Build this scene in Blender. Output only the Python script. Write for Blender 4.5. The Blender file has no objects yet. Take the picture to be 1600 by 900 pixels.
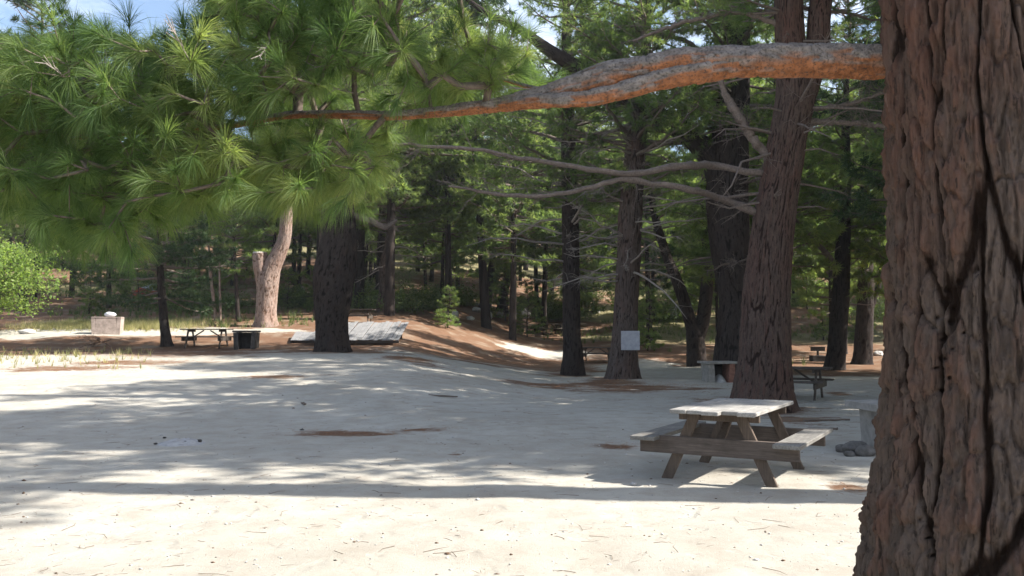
import bpy, math, random
import numpy as np
from mathutils import Vector

# ------------------------------------------------------------------ camera, world, sun
S = bpy.context.scene
F, HZ, CAMZ = 1333.0, 520.0, 1.6
TILT = math.atan((HZ - 450.0) / F)
cam_d = bpy.data.cameras.new('camera'); cam = bpy.data.objects.new('camera', cam_d)
S.collection.objects.link(cam); S.camera = cam
cam.location = (0, 0, CAMZ); cam.rotation_euler = (math.pi / 2 + TILT, 0, 0)
cam_d.sensor_width = 36; cam_d.lens = 36 * F / 1600.0
cam_d.clip_start = 0.05; cam_d.clip_end = 3000
cam_d.dof.use_dof = True; cam_d.dof.focus_distance = 6.0; cam_d.dof.aperture_fstop = 9.0

SUN_EL, SUN_AZ = 42.0, 3.0        # the sun stands to the right (+X), turned AZ degrees towards the camera
se, sa = math.radians(SUN_EL), math.radians(SUN_AZ)
to_sun = Vector((math.cos(se) * math.cos(sa), -math.cos(se) * math.sin(sa), math.sin(se)))
sd = bpy.data.lights.new('sun', 'SUN'); sun = bpy.data.objects.new('sun', sd)
S.collection.objects.link(sun)
sd.energy = 5.0; sd.angle = math.radians(0.53); sd.color = (1.0, 0.955, 0.875)
sun.rotation_euler = (-to_sun).to_track_quat('-Z', 'Y').to_euler()

W = bpy.data.worlds.new('World'); S.world = W; W.use_nodes = True
nt = W.node_tree; nt.nodes.clear()
wo = nt.nodes.new('ShaderNodeOutputWorld'); bg = nt.nodes.new('ShaderNodeBackground')
sky = nt.nodes.new('ShaderNodeTexSky'); sky.sky_type = 'NISHITA'; sky.sun_disc = False
sky.sun_elevation = se; sky.sun_rotation = math.radians(90) + sa
sky.air_density = 1.0; sky.dust_density = 1.5
tcw = nt.nodes.new('ShaderNodeTexCoord'); mpw = nt.nodes.new('ShaderNodeMapping')
mpw.inputs['Scale'].default_value = (1, 1, 2.6)
nzw = nt.nodes.new('ShaderNodeTexNoise'); nzw.inputs['Scale'].default_value = 2.4
nzw.inputs['Detail'].default_value = 8; nzw.inputs['Roughness'].default_value = .58
rmw = nt.nodes.new('ShaderNodeValToRGB')
rmw.color_ramp.elements[0].position = .5; rmw.color_ramp.elements[1].position = .72
mxw = nt.nodes.new('ShaderNodeMixRGB'); mxw.inputs[2].default_value = (7.2, 7.5, 8.2, 1)
nt.links.new(tcw.outputs['Generated'], mpw.inputs[0]); nt.links.new(mpw.outputs[0], nzw.inputs[0])
nt.links.new(nzw.outputs[0], rmw.inputs[0]); nt.links.new(rmw.outputs[0], mxw.inputs[0])
nt.links.new(sky.outputs[0], mxw.inputs[1]); nt.links.new(mxw.outputs[0], bg.inputs[0])
bg.inputs[1].default_value = 0.10
nt.links.new(bg.outputs[0], wo.inputs[0])

S.view_settings.view_transform = 'Standard'; S.view_settings.look = 'None'
S.view_settings.exposure = 1.4; S.view_settings.gamma = 1.0; S.view_settings.use_curve_mapping = False
S.render.engine = 'CYCLES'
S.cycles.use_denoising = True
S.cycles.max_bounces = 7; S.cycles.diffuse_bounces = 4; S.cycles.glossy_bounces = 2
S.cycles.transmission_bounces = 4; S.cycles.transparent_max_bounces = 4
S.cycles.caustics_reflective = False; S.cycles.caustics_refractive = False
S.cycles.filter_width = 1.5
S.cycles.sample_clamp_indirect = 6

# ------------------------------------------------------------------ small maths
random.seed(5)
RS = np.random.default_rng(11)
ct_, st_ = math.cos(TILT), math.sin(TILT)
def ray(px, py):
    u, v = (px - 800) / F, (450 - py) / F
    return np.array([u, ct_ - v * st_, st_ + v * ct_])
def at(px, py, D):
    d = ray(px, py); d = d / d[1]
    return np.array([0, 0, CAMZ]) + d * D
def sst(a, b, x):
    t = np.clip((np.asarray(x, float) - a) / (b - a), 0, 1); return t * t * (3 - 2 * t)

def hsh(i, j, k, s):
    with np.errstate(over='ignore'):
        a = (np.asarray(i).astype(np.int64) * 374761393 + np.asarray(j).astype(np.int64) * 668265263
             + np.asarray(k).astype(np.int64) * 2147483647 + s * 974634777) & 0xFFFFFFFF
        a = ((a ^ (a >> 13)) * 1274126177) & 0xFFFFFFFF
        a = ((a ^ (a >> 16)) * 2246822519) & 0xFFFFFFFF
        a = a ^ (a >> 15)
    return (a & 0xFFFFFF) / float(0xFFFFFF)
def vnoise(x, y, z=0.0, s=0):
    x, y, z = np.broadcast_arrays(np.asarray(x, float), np.asarray(y, float), np.asarray(z, float))
    i, j, k = np.floor(x), np.floor(y), np.floor(z)
    fx, fy, fz = x - i, y - j, z - k
    fx, fy, fz = [t * t * (3 - 2 * t) for t in (fx, fy, fz)]
    def c(a, b, d): return hsh(i + a, j + b, k + d, s)
    def L(a, b, t): return a + (b - a) * t
    return L(L(L(c(0,0,0), c(1,0,0), fx), L(c(0,1,0), c(1,1,0), fx), fy),
             L(L(c(0,0,1), c(1,0,1), fx), L(c(0,1,1), c(1,1,1), fx), fy), fz)
def fbm(x, y, z=0.0, s=0, o=4):
    r, a, t = 0, .5, 0
    for q in range(o):
        r = r + a * vnoise(np.asarray(x) * 2**q, np.asarray(y) * 2**q, np.asarray(z) * 2**q, s + q); t += a; a *= .5
    return r / t
def worley(u, v, nu, s):
    """u wraps after nu cells; gives F1, F2 and the nearest cell's random number"""
    i, j = np.floor(u), np.floor(v)
    f1 = np.full(u.shape, 9.0); f2 = f1.copy(); cid = np.zeros(u.shape)
    for di in (-1, 0, 1):
        for dj in (-1, 0, 1):
            ci, cj = i + di, j + dj
            w = np.mod(ci, nu)
            px = ci + .5 + .8 * (hsh(w, cj, 1, s) - .5); py = cj + .5 + .85 * (hsh(w, cj, 2, s) - .5)
            d = np.hypot(px - u, py - v); r = hsh(w, cj, 3, s)
            n = d < f1
            f2 = np.where(n, f1, np.minimum(f2, d)); cid = np.where(n, r, cid); f1 = np.where(n, d, f1)
    return f1, f2, cid

def ground_z(x, y):
    x = np.asarray(x, float); y = np.asarray(y, float)
    ys = np.maximum(y, 6.0); u = x / ys
    s = 1 - sst(-.16, .07, u)
    z = .85 * s * sst(13, 31, y)
    yh = 42 - 10 * s
    t = np.maximum(y - yh, 0)
    z = z + .125 * (np.sqrt(t * t + 9) - 3) + .07 * np.maximum(y - 62, 0) * sst(62, 80, y) - .10 * np.maximum(y - 150, 0)
    z = z + (fbm(x * .11, y * .11, 0, 40) - .5) * .9 * sst(40, 62, y)
    z = z + (fbm(x * .25, y * .25, 0, 41) - .5) * (.06 + .25 * sst(25, 45, y))
    z = z + (fbm(x * 1.6, y * 1.6, 0, 42) - .5) * .045
    return z
def gp(px, py):
    d = ray(px, py); d = d / d[1]
    ts = np.concatenate([np.arange(3, 60, .02), np.arange(60, 220, .1)])
    P = d[None] * ts[:, None]; P[:, 2] += CAMZ
    below = P[:, 2] <= ground_z(P[:, 0], P[:, 1])
    k = np.argmax(below) if below.any() else len(ts) - 1
    return P[k]

# ------------------------------------------------------------------ mesh helpers
def mesh_np(name, V, quads=None, tris=None, attrs=None, smooth=True):
    V = np.asarray(V, np.float32)
    nq = 0 if quads is None else len(quads); ntr = 0 if tris is None else len(tris)
    me = bpy.data.meshes.new(name)
    me.vertices.add(len(V)); me.vertices.foreach_set('co', V.ravel())
    nl = nq * 4 + ntr * 3
    me.loops.add(nl); me.polygons.add(nq + ntr)
    li = []
    if nq: li.append(np.asarray(quads, np.int32).ravel())
    if ntr: li.append(np.asarray(tris, np.int32).ravel())
    me.loops.foreach_set('vertex_index', np.concatenate(li))
    starts = np.concatenate([np.arange(nq) * 4, nq * 4 + np.arange(ntr) * 3]).astype(np.int32)
    me.polygons.foreach_set('loop_start', starts)
    me.polygons.foreach_set('use_smooth', np.full(nq + ntr, bool(smooth)))
    for k, a in (attrs or {}).items():
        at_ = me.attributes.new(k, 'FLOAT', 'POINT'); at_.data.foreach_set('value', np.asarray(a, np.float32))
    me.update(calc_edges=True); me.validate()
    return me

class MB:
    """collects numpy pieces into one mesh"""
    def __init__(s): s.V = []; s.Q = []; s.T = []; s.A = {}; s.n = 0
    def add(s, V, quads=None, tris=None, **attrs):
        V = np.asarray(V, float)
        if quads is not None and len(quads): s.Q.append(np.asarray(quads) + s.n)
        if tris is not None and len(tris): s.T.append(np.asarray(tris) + s.n)
        for k, a in attrs.items():
            s.A.setdefault(k, []).append(np.broadcast_to(np.asarray(a, float), (len(V),)))
        s.V.append(V); s.n += len(V)
    def mesh(s, name, smooth=True):
        return mesh_np(name, np.concatenate(s.V), np.concatenate(s.Q) if s.Q else None,
                       np.concatenate(s.T) if s.T else None, {k: np.concatenate(a) for k, a in s.A.items()}, smooth)
    def box(s, c, size, rot=None, jit=0.0, **attrs):
        """box with slightly bevelled edges; rot is a 3x3 matrix"""
        hx, hy, hz = [t / 2 for t in size]; b = min(.006, min(hx, hy, hz) * .3)
        pts = []
        for sx in (-1, 1):
            for sy in (-1, 1):
                for sz in (-1, 1):
                    pts += [(sx * (hx - b), sy * (hy - b), sz * hz), (sx * (hx - b), sy * hy, sz * (hz - b)), (sx * hx, sy * (hy - b), sz * (hz - b))]
        V = np.array(pts)
        def I(sx, sy, sz, k): return ((sx > 0) * 4 + (sy > 0) * 2 + (sz > 0)) * 3 + k
        q, t = [], []
        o = [-1, 1]
        for z in o: q.append([I(-1,-1,z,0), I(1,-1,z,0), I(1,1,z,0), I(-1,1,z,0)][::z])
        for y in o: q.append([I(-1,y,-1,1), I(-1,y,1,1), I(1,y,1,1), I(1,y,-1,1)][::y])
        for x in o: q.append([I(x,-1,-1,2), I(x,1,-1,2), I(x,1,1,2), I(x,-1,1,2)][::x])
        for y in o:
            for z in o: q.append([I(-1,y,z,0), I(1,y,z,0), I(1,y,z,1), I(-1,y,z,1)][::-y * z])
        for x in o:
            for z in o: q.append([I(x,-1,z,0), I(x,1,z,0), I(x,1,z,2), I(x,-1,z,2)][::x * z])
        for x in o:
            for y in o: q.append([I(x,y,-1,1), I(x,y,1,1), I(x,y,1,2), I(x,y,-1,2)][::-x * y])
        for x in o:
            for y in o:
                for z in o: t.append([I(x,y,z,0), I(x,y,z,1), I(x,y,z,2)][::-x * y * z])
        if jit: V = V + (hsh(np.round(V[:, 0] * 50), np.round(V[:, 1] * 50), np.round(V[:, 2] * 50), 3)[:, None] - .5) * jit
        if rot is not None: V = V @ np.asarray(rot).T
        s.add(V + np.asarray(c), q, t, **attrs)

def rotz(a): c, s = math.cos(a), math.sin(a); return np.array([[c, -s, 0], [s, c, 0], [0, 0, 1]])
def rotx(a): c, s = math.cos(a), math.sin(a); return np.array([[1, 0, 0], [0, c, -s], [0, s, c]])
def roty(a): c, s = math.cos(a), math.sin(a); return np.array([[c, 0, s], [0, 1, 0], [-s, 0, c]])

def spline(P, n):
    """Catmull-Rom through rows of P (any width), n samples"""
    P = np.asarray(P, float); m = len(P)
    Q = np.vstack([2 * P[0] - P[1], P, 2 * P[-1] - P[-2]])
    seg = np.linalg.norm(np.diff(P[:, :3], axis=0), axis=1); cum = np.concatenate([[0], np.cumsum(seg)])
    t = np.linspace(0, cum[-1], n); k = np.clip(np.searchsorted(cum, t, 'right') - 1, 0, m - 2)
    f = ((t - cum[k]) / np.maximum(seg[k], 1e-9))[:, None]
    a, b, c, d = Q[k], Q[k + 1], Q[k + 2], Q[k + 3]
    return .5 * (2 * b + (c - a) * f + (2 * a - 5 * b + 4 * c - d) * f**2 + (3 * b - 3 * c + d - a) * f**3), t

def frames(P):
    T = np.gradient(P, axis=0); T /= np.linalg.norm(T, axis=1)[:, None] + 1e-12
    ref = np.array([0, 0, 1.]) if abs(T[0][2]) < .8 else np.array([1., 0, 0])
    u = ref - T[0] * (ref @ T[0]); u /= np.linalg.norm(u)
    U = [u]
    for k in range(1, len(P)):
        u = U[-1] - T[k] * (U[-1] @ T[k]); u /= np.linalg.norm(u) + 1e-12; U.append(u)
    U = np.array(U); return T, U, np.cross(T, U)

def tube_grid(P, R, nseg):
    """R: (n,) or (n,nseg) radii"""
    T, U, Vv = frames(P); n = len(P)
    a = np.linspace(0, 2 * np.pi, nseg, endpoint=False)
    R = np.asarray(R, float); R = R[:, None] if R.ndim == 1 else R
    X = P[:, None] + R[..., None] * (np.cos(a)[None, :, None] * U[:, None] + np.sin(a)[None, :, None] * Vv[:, None])
    i = np.arange(n - 1)[:, None] * nseg; j = np.arange(nseg)[None]; j2 = (j + 1) % nseg
    Q = np.stack([i + j, i + j2, i + nseg + j2, i + nseg + j], -1).reshape(-1, 4)
    return X.reshape(-1, 3), Q

def add_tube(mb, P, R, nseg=6, caps=True, **attrs):
    P = np.asarray(P, float); V, Q = tube_grid(P, R, nseg)
    T = None
    if caps:
        V = np.vstack([V, P[0], P[-1]]); n = len(P) * nseg; k = np.arange(nseg); k2 = (k + 1) % nseg
        T = np.vstack([np.stack([k2, k, np.full(nseg, n)], 1), np.stack([(len(P) - 1) * nseg + k, (len(P) - 1) * nseg + k2, np.full(nseg, n + 1)], 1)])
    mb.add(V, Q, T, **attrs)

def add_prisms(mb, P0, P1, r0, r1, **attrs):
    """many straight three-sided twigs at once"""
    P0, P1 = np.asarray(P0, float), np.asarray(P1, float); n = len(P0)
    if not n: return
    D = P1 - P0; D /= np.linalg.norm(D, axis=1)[:, None] + 1e-9
    ref = np.where(np.abs(D[:, 2:3]) < .9, np.array([[0, 0, 1.]]), np.array([[1., 0, 0]]))
    U = np.cross(D, ref); U /= np.linalg.norm(U, axis=1)[:, None] + 1e-9; Vv = np.cross(D, U)
    r0 = np.broadcast_to(r0, (n,))[:, None]; r1 = np.broadcast_to(r1, (n,))[:, None]
    X = []
    for k in range(3):
        a = 2 * math.pi * k / 3; o = math.cos(a) * U + math.sin(a) * Vv
        X += [P0 + o * r0, P1 + o * r1]
    V = np.stack(X, 1).reshape(-1, 3); b = np.arange(n)[:, None] * 6
    Q = np.concatenate([b + np.array([[2 * k, 2 * ((k + 1) % 3), 2 * ((k + 1) % 3) + 1, 2 * k + 1]]) for k in range(3)])
    mb.add(V, Q, None, **{k: np.repeat(np.broadcast_to(a, (n,)), 6) for k, a in attrs.items()})

def unit(v): return v / (np.linalg.norm(v, axis=-1, keepdims=True) + 1e-9)
def tuft_mesh(mb, P, D, L, nb, w, rg, spread=(25, 95), droop=.25, bend=False, shade=None):
    """needle tufts: nb thin blades fanning round direction D at each P"""
    n = len(P)
    if not n: return
    P = np.repeat(P, nb, 0); D = np.repeat(unit(D), nb, 0); m = len(P)
    A = rg.normal(size=(m, 3)); A = unit(A - D * (A * D).sum(1, keepdims=True))
    th = np.radians(rg.uniform(spread[0], spread[1], m))[:, None]
    d = unit(D * np.cos(th) + A * np.sin(th)); d[:, 2] -= droop * rg.uniform(.2, 1, m); d = unit(d)
    ll = (L * rg.uniform(.7, 1.15, m))[:, None] if np.isscalar(L) else (np.repeat(L, nb) * rg.uniform(.7, 1.15, m))[:, None]
    side = unit(np.cross(d, rg.normal(size=(m, 3)))) * (w * .5)
    col = np.repeat(rg.uniform(0, 1, n) if shade is None else shade, nb) + rg.uniform(-.12, .12, m)
    b0 = P - D * (ll * rg.uniform(0, .35, (m, 1)))
    if bend:
        mid = b0 + d * ll * .55; tip = b0 + d * ll; tip[:, 2] -= (ll[:, 0] * .16)
        V = np.stack([b0 - side, b0 + side, mid - side * .9, mid + side * .9, tip], 1).reshape(-1, 3)
        k = np.arange(m)[:, None] * 5
        mb.add(V, k + np.array([[0, 1, 3, 2]]), k + np.array([[2, 3, 4]]), tone=np.repeat(col, 5))
    else:
        V = np.stack([b0 - side, b0 + side, b0 + d * ll], 1).reshape(-1, 3)
        k = np.arange(m)[:, None] * 3
        mb.add(V, None, k + np.array([[0, 1, 2]]), tone=np.repeat(col, 3))

# ------------------------------------------------------------------ objects helpers
COL = S.collection.objects
def tag(o, label=None, cat=None, group=None, kind=None):
    for k, v in (('label', label), ('category', cat), ('group', group), ('kind', kind)):
        if v: o[k] = v
    return o
def obj(name, me, mat=None, parent=None, loc=(0, 0, 0)):
    o = bpy.data.objects.new(name, me); COL.link(o)
    if mat and me and not me.materials: me.materials.append(mat)
    o.location = loc; o.parent = parent
    return o
def empty(name, loc, label, cat, group=None, rz=0.0):
    o = bpy.data.objects.new(name, None); COL.link(o); o.location = tuple(loc); o.rotation_euler.z = rz
    o.empty_display_size = .3
    return tag(o, label, cat, group)
def copy_tree(o, parent=None):
    c = o.copy(); COL.link(c); c.parent = parent
    for ch in o.children: copy_tree(ch, c)
    return c

# ------------------------------------------------------------------ materials
def mat_new(name, rough=.85, spec=.2):
    m = bpy.data.materials.new(name); m.use_nodes = True; n = m.node_tree
    b = n.nodes['Principled BSDF']; b.inputs['Roughness'].default_value = rough
    b.inputs['Specular IOR Level'].default_value = spec
    return m, n, b
def N(n, t, **kw):
    x = n.nodes.new(t)
    for k, v in kw.items():
        if hasattr(x, k): setattr(x, k, v)
        else: x.inputs[k.replace('_', ' ')].default_value = v
    return x
def rgb(c): return (c[0], c[1], c[2], 1)
def mix(n, f, a, b, mode='MIX'):
    x = N(n, 'ShaderNodeMixRGB'); x.blend_type = mode
    for k, s in zip((0, 1, 2), (f, a, b)):
        if isinstance(s, (tuple, list)): x.inputs[k].default_value = rgb(s)
        elif isinstance(s, (int, float)): x.inputs[k].default_value = s
        else: n.links.new(s, x.inputs[k])
    return x.outputs[0]
def ramp(n, src, stops):
    r = N(n, 'ShaderNodeValToRGB'); e = r.color_ramp.elements
    while len(e) < len(stops): e.new(.5)
    for q, (p, c) in zip(e, stops): q.position = p; q.color = rgb(c) if isinstance(c, (tuple, list)) else (c, c, c, 1)
    n.links.new(src, r.inputs[0]); return r.outputs[0]
def noise(n, co, scale, detail=4, rough=.55, vscale=None):
    if vscale:
        mp = N(n, 'ShaderNodeMapping'); mp.inputs['Scale'].default_value = vscale; n.links.new(co, mp.inputs[0]); co = mp.outputs[0]
    x = N(n, 'ShaderNodeTexNoise', Scale=scale, Detail=detail, Roughness=rough); n.links.new(co, x.inputs[0]); return x.outputs[0]
def attr(n, k): x = N(n, 'ShaderNodeAttribute'); x.attribute_name = k; return x.outputs['Fac']
def coord(n, k='Object'): return N(n, 'ShaderNodeTexCoord').outputs[k]
def bump(n, b, h, strength, dist):
    x = N(n, 'ShaderNodeBump', Strength=strength, Distance=dist); n.links.new(h, x.inputs['Height']); n.links.new(x.outputs[0], b.inputs['Normal'])
def geo_pos(n): return N(n, 'ShaderNodeNewGeometry').outputs['Position']

def mat_bark(name, plate, furrow, red, redamt=.3, moss=0.0, fine=28):
    m, n, b = mat_new(name, .92, .12)
    co = coord(n)
    big = noise(n, co, 1.4, 3, .6, (1, 1, .5)); mid = noise(n, co, 9, 4, .65, (1, 1, .28)); fi = noise(n, co, fine * 2.2, 5, .7, (1, 1, .35))
    pl = mix(n, ramp(n, mid, [(.32, 0), (.7, 1)]), tuple(c * .62 for c in plate), tuple(min(1, c * 1.45) for c in plate))
    pl = mix(n, ramp(n, fi, [(.35, 0), (.75, .75)]), pl, tuple(c * 1.5 for c in plate))
    tn = attr(n, 'tint')
    pl = mix(n, ramp(n, tn, [(.55, 0), (.9, redamt)]), pl, red)
    pl = mix(n, ramp(n, big, [(.45, 0), (.7, redamt)]), pl, red)
    if moss: pl = mix(n, ramp(n, noise(n, co, 3.1, 4), [(.5, 0), (.66, moss)]), pl, (.10, .12, .055))
    fl = noise(n, co, fine * 1.1, 6, .72, (1.6, 1.6, .16))
    pl = mix(n, ramp(n, fl, [(.36, .85), (.47, 0)]), pl, tuple(c * .3 for c in plate))
    pl = mix(n, ramp(n, fl, [(.58, 0), (.72, .6)]), pl, tuple(min(1, c * 2.1) for c in plate))
    cv = N(n, 'ShaderNodeMath', operation='MULTIPLY_ADD'); cv.inputs[1].default_value = .5; n.links.new(fl, cv.inputs[0]); n.links.new(attr(n, 'cav'), cv.inputs[2])
    c = mix(n, ramp(n, cv.outputs[0], [(.42, 0), (.85, 1)]), furrow, pl)
    n.links.new(c, b.inputs['Base Color'])
    bump(n, b, mix(n, .4, fl, fi), .9, .02)
    return m
M = {}
M['bark_near'] = mat_bark('weathered_pine_bark', (.090, .068, .056), (.016, .009, .006), (.135, .054, .033), .42)
M['bark_grey'] = mat_bark('grey_brown_bark', (.085, .067, .059), (.022, .014, .011), (.11, .05, .036), .35)
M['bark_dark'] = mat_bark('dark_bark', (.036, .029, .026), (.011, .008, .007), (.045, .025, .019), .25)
M['bark_pale'] = mat_bark('pale_stripped_bark', (.23, .175, .15), (.10, .06, .042), (.26, .13, .085), .4)
M['bark_red'] = mat_bark('red_brown_bark', (.068, .048, .04), (.018, .010, .008), (.10, .043, .032), .45)

def mat_limb(name, top, under, amt=1.0):
    m, n, b = mat_new(name, .85, .15); co = coord(n)
    mid = noise(n, co, 22, 5, .7); fi = noise(n, co, 90, 4, .7)
    a = mix(n, ramp(n, mid, [(.35, 0), (.7, 1)]), tuple(c * .6 for c in top), tuple(c * 1.35 for c in top))
    u = mix(n, ramp(n, mid, [(.3, 0), (.7, 1)]), tuple(c * .5 for c in under), tuple(c * 1.25 for c in under))
    c = mix(n, ramp(n, attr(n, 'cav'), [(.35, amt), (.65, 0)]), a, u)
    n.links.new(mix(n, ramp(n, fi, [(.36, .8), (.5, 0)]), c, tuple(x * .25 for x in top)), b.inputs['Base Color'])
    bump(n, b, mix(n, .5, mid, fi), .9, .02)
    return m
M['limb_near'] = mat_limb('flaky_orange_limb_bark', (.24, .21, .19), (.36, .15, .07))
def mat_flat(name, c, var=.35, scale=8, rough=.85, spec=.15, bmp=.3, bd=.01, vs=None):
    m, n, b = mat_new(name, rough, spec); co = coord(n)
    f = noise(n, co, scale, 5, .65, vs)
    n.links.new(mix(n, ramp(n, f, [(.3, 0), (.72, 1)]), tuple(x * (1 - var) for x in c), tuple(x * (1 + var) for x in c)), b.inputs['Base Color'])
    if bmp: bump(n, b, f, bmp, bd)
    return m
M['twig'] = mat_flat('grey_brown_twig', (.14, .11, .09), .4, 30, bmp=0)
M['deadtwig'] = mat_flat('dead_grey_twig', (.27, .235, .21), .35, 18, bmp=0)
M['limb'] = mat_flat('grey_limb_bark', (.15, .12, .105), .4, 25)

def mat_leaf(name, dark, mid, light, trans=.3, rough=.5):
    m, n, b = mat_new(name, rough, .25)
    t = attr(n, 'tone'); oi = N(n, 'ShaderNodeObjectInfo').outputs['Random']
    c = ramp(n, t, [(.0, dark), (.55, mid), (1.0, light)])
    v = N(n, 'ShaderNodeMath', operation='MULTIPLY_ADD'); v.inputs[1].default_value = .3; v.inputs[2].default_value = .85
    n.links.new(oi, v.inputs[0])
    hs = N(n, 'ShaderNodeHueSaturation'); n.links.new(v.outputs[0], hs.inputs['Value']); n.links.new(c, hs.inputs['Color'])
    n.links.new(hs.outputs[0], b.inputs['Base Color'])
    tr = N(n, 'ShaderNodeBsdfTranslucent'); ms = N(n, 'ShaderNodeMixShader'); ms.inputs[0].default_value = trans
    n.links.new(mix(n, 1.0, hs.outputs[0], (1.7, 1.7, .85), 'MULTIPLY'), tr.inputs[0])
    out = n.nodes['Material Output']
    n.links.new(b.outputs[0], ms.inputs[1]); n.links.new(tr.outputs[0], ms.inputs[2]); n.links.new(ms.outputs[0], out.inputs[0])
    return m
M['needle_near'] = mat_leaf('long_pine_needles', (.045, .09, .04), (.115, .185, .07), (.27, .31, .13), .55)
M['needle'] = mat_leaf('pine_needles', (.06, .11, .055), (.13, .19, .08), (.28, .32, .14), .6)
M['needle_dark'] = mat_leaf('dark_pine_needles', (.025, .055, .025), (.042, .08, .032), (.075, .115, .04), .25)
M['maple'] = mat_leaf('pale_green_leaves', (.10, .17, .04), (.20, .29, .08), (.34, .42, .15), .55)
M['shrub'] = mat_leaf('shrub_leaves', (.06, .10, .035), (.10, .15, .05), (.17, .2, .08), .35)
M['drygrass'] = mat_leaf('dry_grass_blades', (.18, .2, .08), (.36, .33, .16), (.5, .44, .25), .3)

def mat_ground():
    m, n, b = mat_new('sandy_ground', .95, .08); co = geo_pos(n)
    big = noise(n, co, .35, 4, .6); mid = noise(n, co, 2.3, 5, .65); fi = noise(n, co, 26, 5, .7); gr = noise(n, co, 160, 3, .7)
    c = mix(n, ramp(n, big, [(.35, 0), (.65, 1)]), (.385, .36, .31), (.47, .445, .39))
    c = mix(n, ramp(n, mid, [(.34, .5), (.6, 0)]), c, (.30, .255, .205))
    c = mix(n, ramp(n, fi, [(.28, .6), (.42, 0)]), c, (.23, .20, .17))
    c = mix(n, ramp(n, gr, [(.55, 0), (.75, .55)]), c, (.6, .57, .52))
    c = mix(n, ramp(n, gr, [(.25, .6), (.36, 0)]), c, (.15, .12, .10))
    # sparse dark bits of bark and cone
    vo = N(n, 'ShaderNodeTexVoronoi', Scale=9.0); n.links.new(co, vo.inputs['Vector'])
    sp = ramp(n, vo.outputs['Distance'], [(.05, 1), (.09, 0)])
    spm = mix(n, 1.0, sp, ramp(n, noise(n, co, 3.1, 2), [(.5, 0), (.6, 1)]), 'MULTIPLY')
    spf = mix(n, 1.0, spm, (.5, .5, .5), 'MULTIPLY'); c = mix(n, spf, c, (.12, .09, .07))
    # fallen needles
    ln = noise(n, co, 2.6, 9, .8, (1, 1.7, 1))
    lm = N(n, 'ShaderNodeMath', operation='ADD'); n.links.new(attr(n, 'litter'), lm.inputs[0]); n.links.new(ln, lm.inputs[1])
    lf = ramp(n, lm.outputs[0], [(.84, 0), (1.22, 1)])
    lc = mix(n, ramp(n, noise(n, co, 45, 4, .75), [(.3, 0), (.7, 1)]), (.085, .048, .032), (.25, .145, .09))
    lc = mix(n, ramp(n, noise(n, co, .9, 4, .6), [(.5, 0), (.68, .6)]), lc, (.30, .25, .19))
    gm = ramp(n, attr(n, 'grassy'), [(.3, 0), (.8, .75)])
    lc = mix(n, gm, lc, mix(n, ramp(n, noise(n, co, 12, 4, .7), [(.4, 0), (.6, 1)]), (.10, .12, .05), (.34, .30, .17)))
    n.links.new(mix(n, lf, c, lc), b.inputs['Base Color'])
    ft = N(n, 'ShaderNodeTexVoronoi', Scale=2.6); ft.feature = 'SMOOTH_F1'
    dw = N(n, 'ShaderNodeVectorMath', operation='ADD'); n.links.new(co, dw.inputs[0])
    nv = N(n, 'ShaderNodeTexNoise', Scale=1.7, Detail=3); n.links.new(co, nv.inputs[0]); n.links.new(nv.outputs['Color'], dw.inputs[1]); n.links.new(dw.outputs[0], ft.inputs['Vector'])
    dip = ramp(n, ft.outputs['Distance'], [(.12, 0), (.34, 1)])
    hgt = mix(n, .3, mix(n, .35, mix(n, .5, mid, fi), gr), dip)
    bump(n, b, hgt, .85, .05)
    return m
M['ground'] = mat_ground()

def mat_wood(name, c, axis='X', var=.4, rough=.8):
    m, n, b = mat_new(name, rough, .15); co = coord(n)
    vs = {'X': (.06, 1, 1), 'Y': (1, .06, 1), 'Z': (1, 1, .06)}[axis]
    g = noise(n, co, 60, 5, .7, vs); st = noise(n, co, 4, 4, .6)
    k = mix(n, ramp(n, g, [(.3, 0), (.7, 1)]), tuple(x * (1 - var) for x in c), tuple(x * (1 + var) for x in c))
    k = mix(n, ramp(n, st, [(.42, 0), (.68, .55)]), k, tuple(x * .5 for x in c))
    n.links.new(k, b.inputs['Base Color']); bump(n, b, g, .5, .004)
    return m
M['wood_top'] = mat_wood('bleached_tabletop_wood', (.30, .285, .265), 'Y', .35)
M['wood_seat'] = mat_wood('grey_bench_wood', (.19, .18, .165), 'Y')
M['wood_leg'] = mat_wood('shade_brown_leg_wood', (.12, .09, .07), 'Z')  # brown, darkened further for the shade below the tabletop
M['wood_beam'] = mat_wood('shade_brown_beam_wood', (.12, .095, .08), 'X')  # brown as well, with the shade on the beam front put into the colour
M['white_wood'] = mat_flat('bleached_cut_wood', (.55, .5, .44), .15, 20)
M['wood_dark'] = mat_wood('dark_wood', (.085, .07, .06), 'Y')  # plain darker wood for far tables, joists and batten
M['wood_pale'] = mat_wood('bleached_platform_boards', (.25, .245, .245), 'Y', .25)
M['concrete'] = mat_flat('weathered_concrete', (.27, .255, .235), .3, 6, .9, .1, .4, .01)
M['concrete_pink'] = mat_flat('pinkish_concrete', (.34, .28, .25), .35, 6, .9, .1)
M['soot_shade'] = mat_flat('sooty_and_shaded_concrete', (.055, .05, .047), .5, 5, .9, .1)  # soot elsewhere; on the left fireplace this dark colour stands for shade
M['brick'] = mat_flat('red_brick', (.24, .12, .09), .3, 14, .9, .1)
M['ash'] = mat_flat('ash', (.36, .35, .34), .25, 12, .95, .05)
M['rock'] = mat_flat('pale_granite', (.46, .44, .42), .3, 3, .9, .1, .6, .04)
M['rock_dark'] = mat_flat('dark_stone', (.13, .12, .11), .4, 12, .9, .1, .5, .02)
M['steel'] = mat_flat('rusted_steel', (.05, .045, .042), .4, 10, .6, .4)
M['white'] = mat_flat('white_sheet_metal', (.7, .72, .76), .06, 5, .5, .3, 0)
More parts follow.
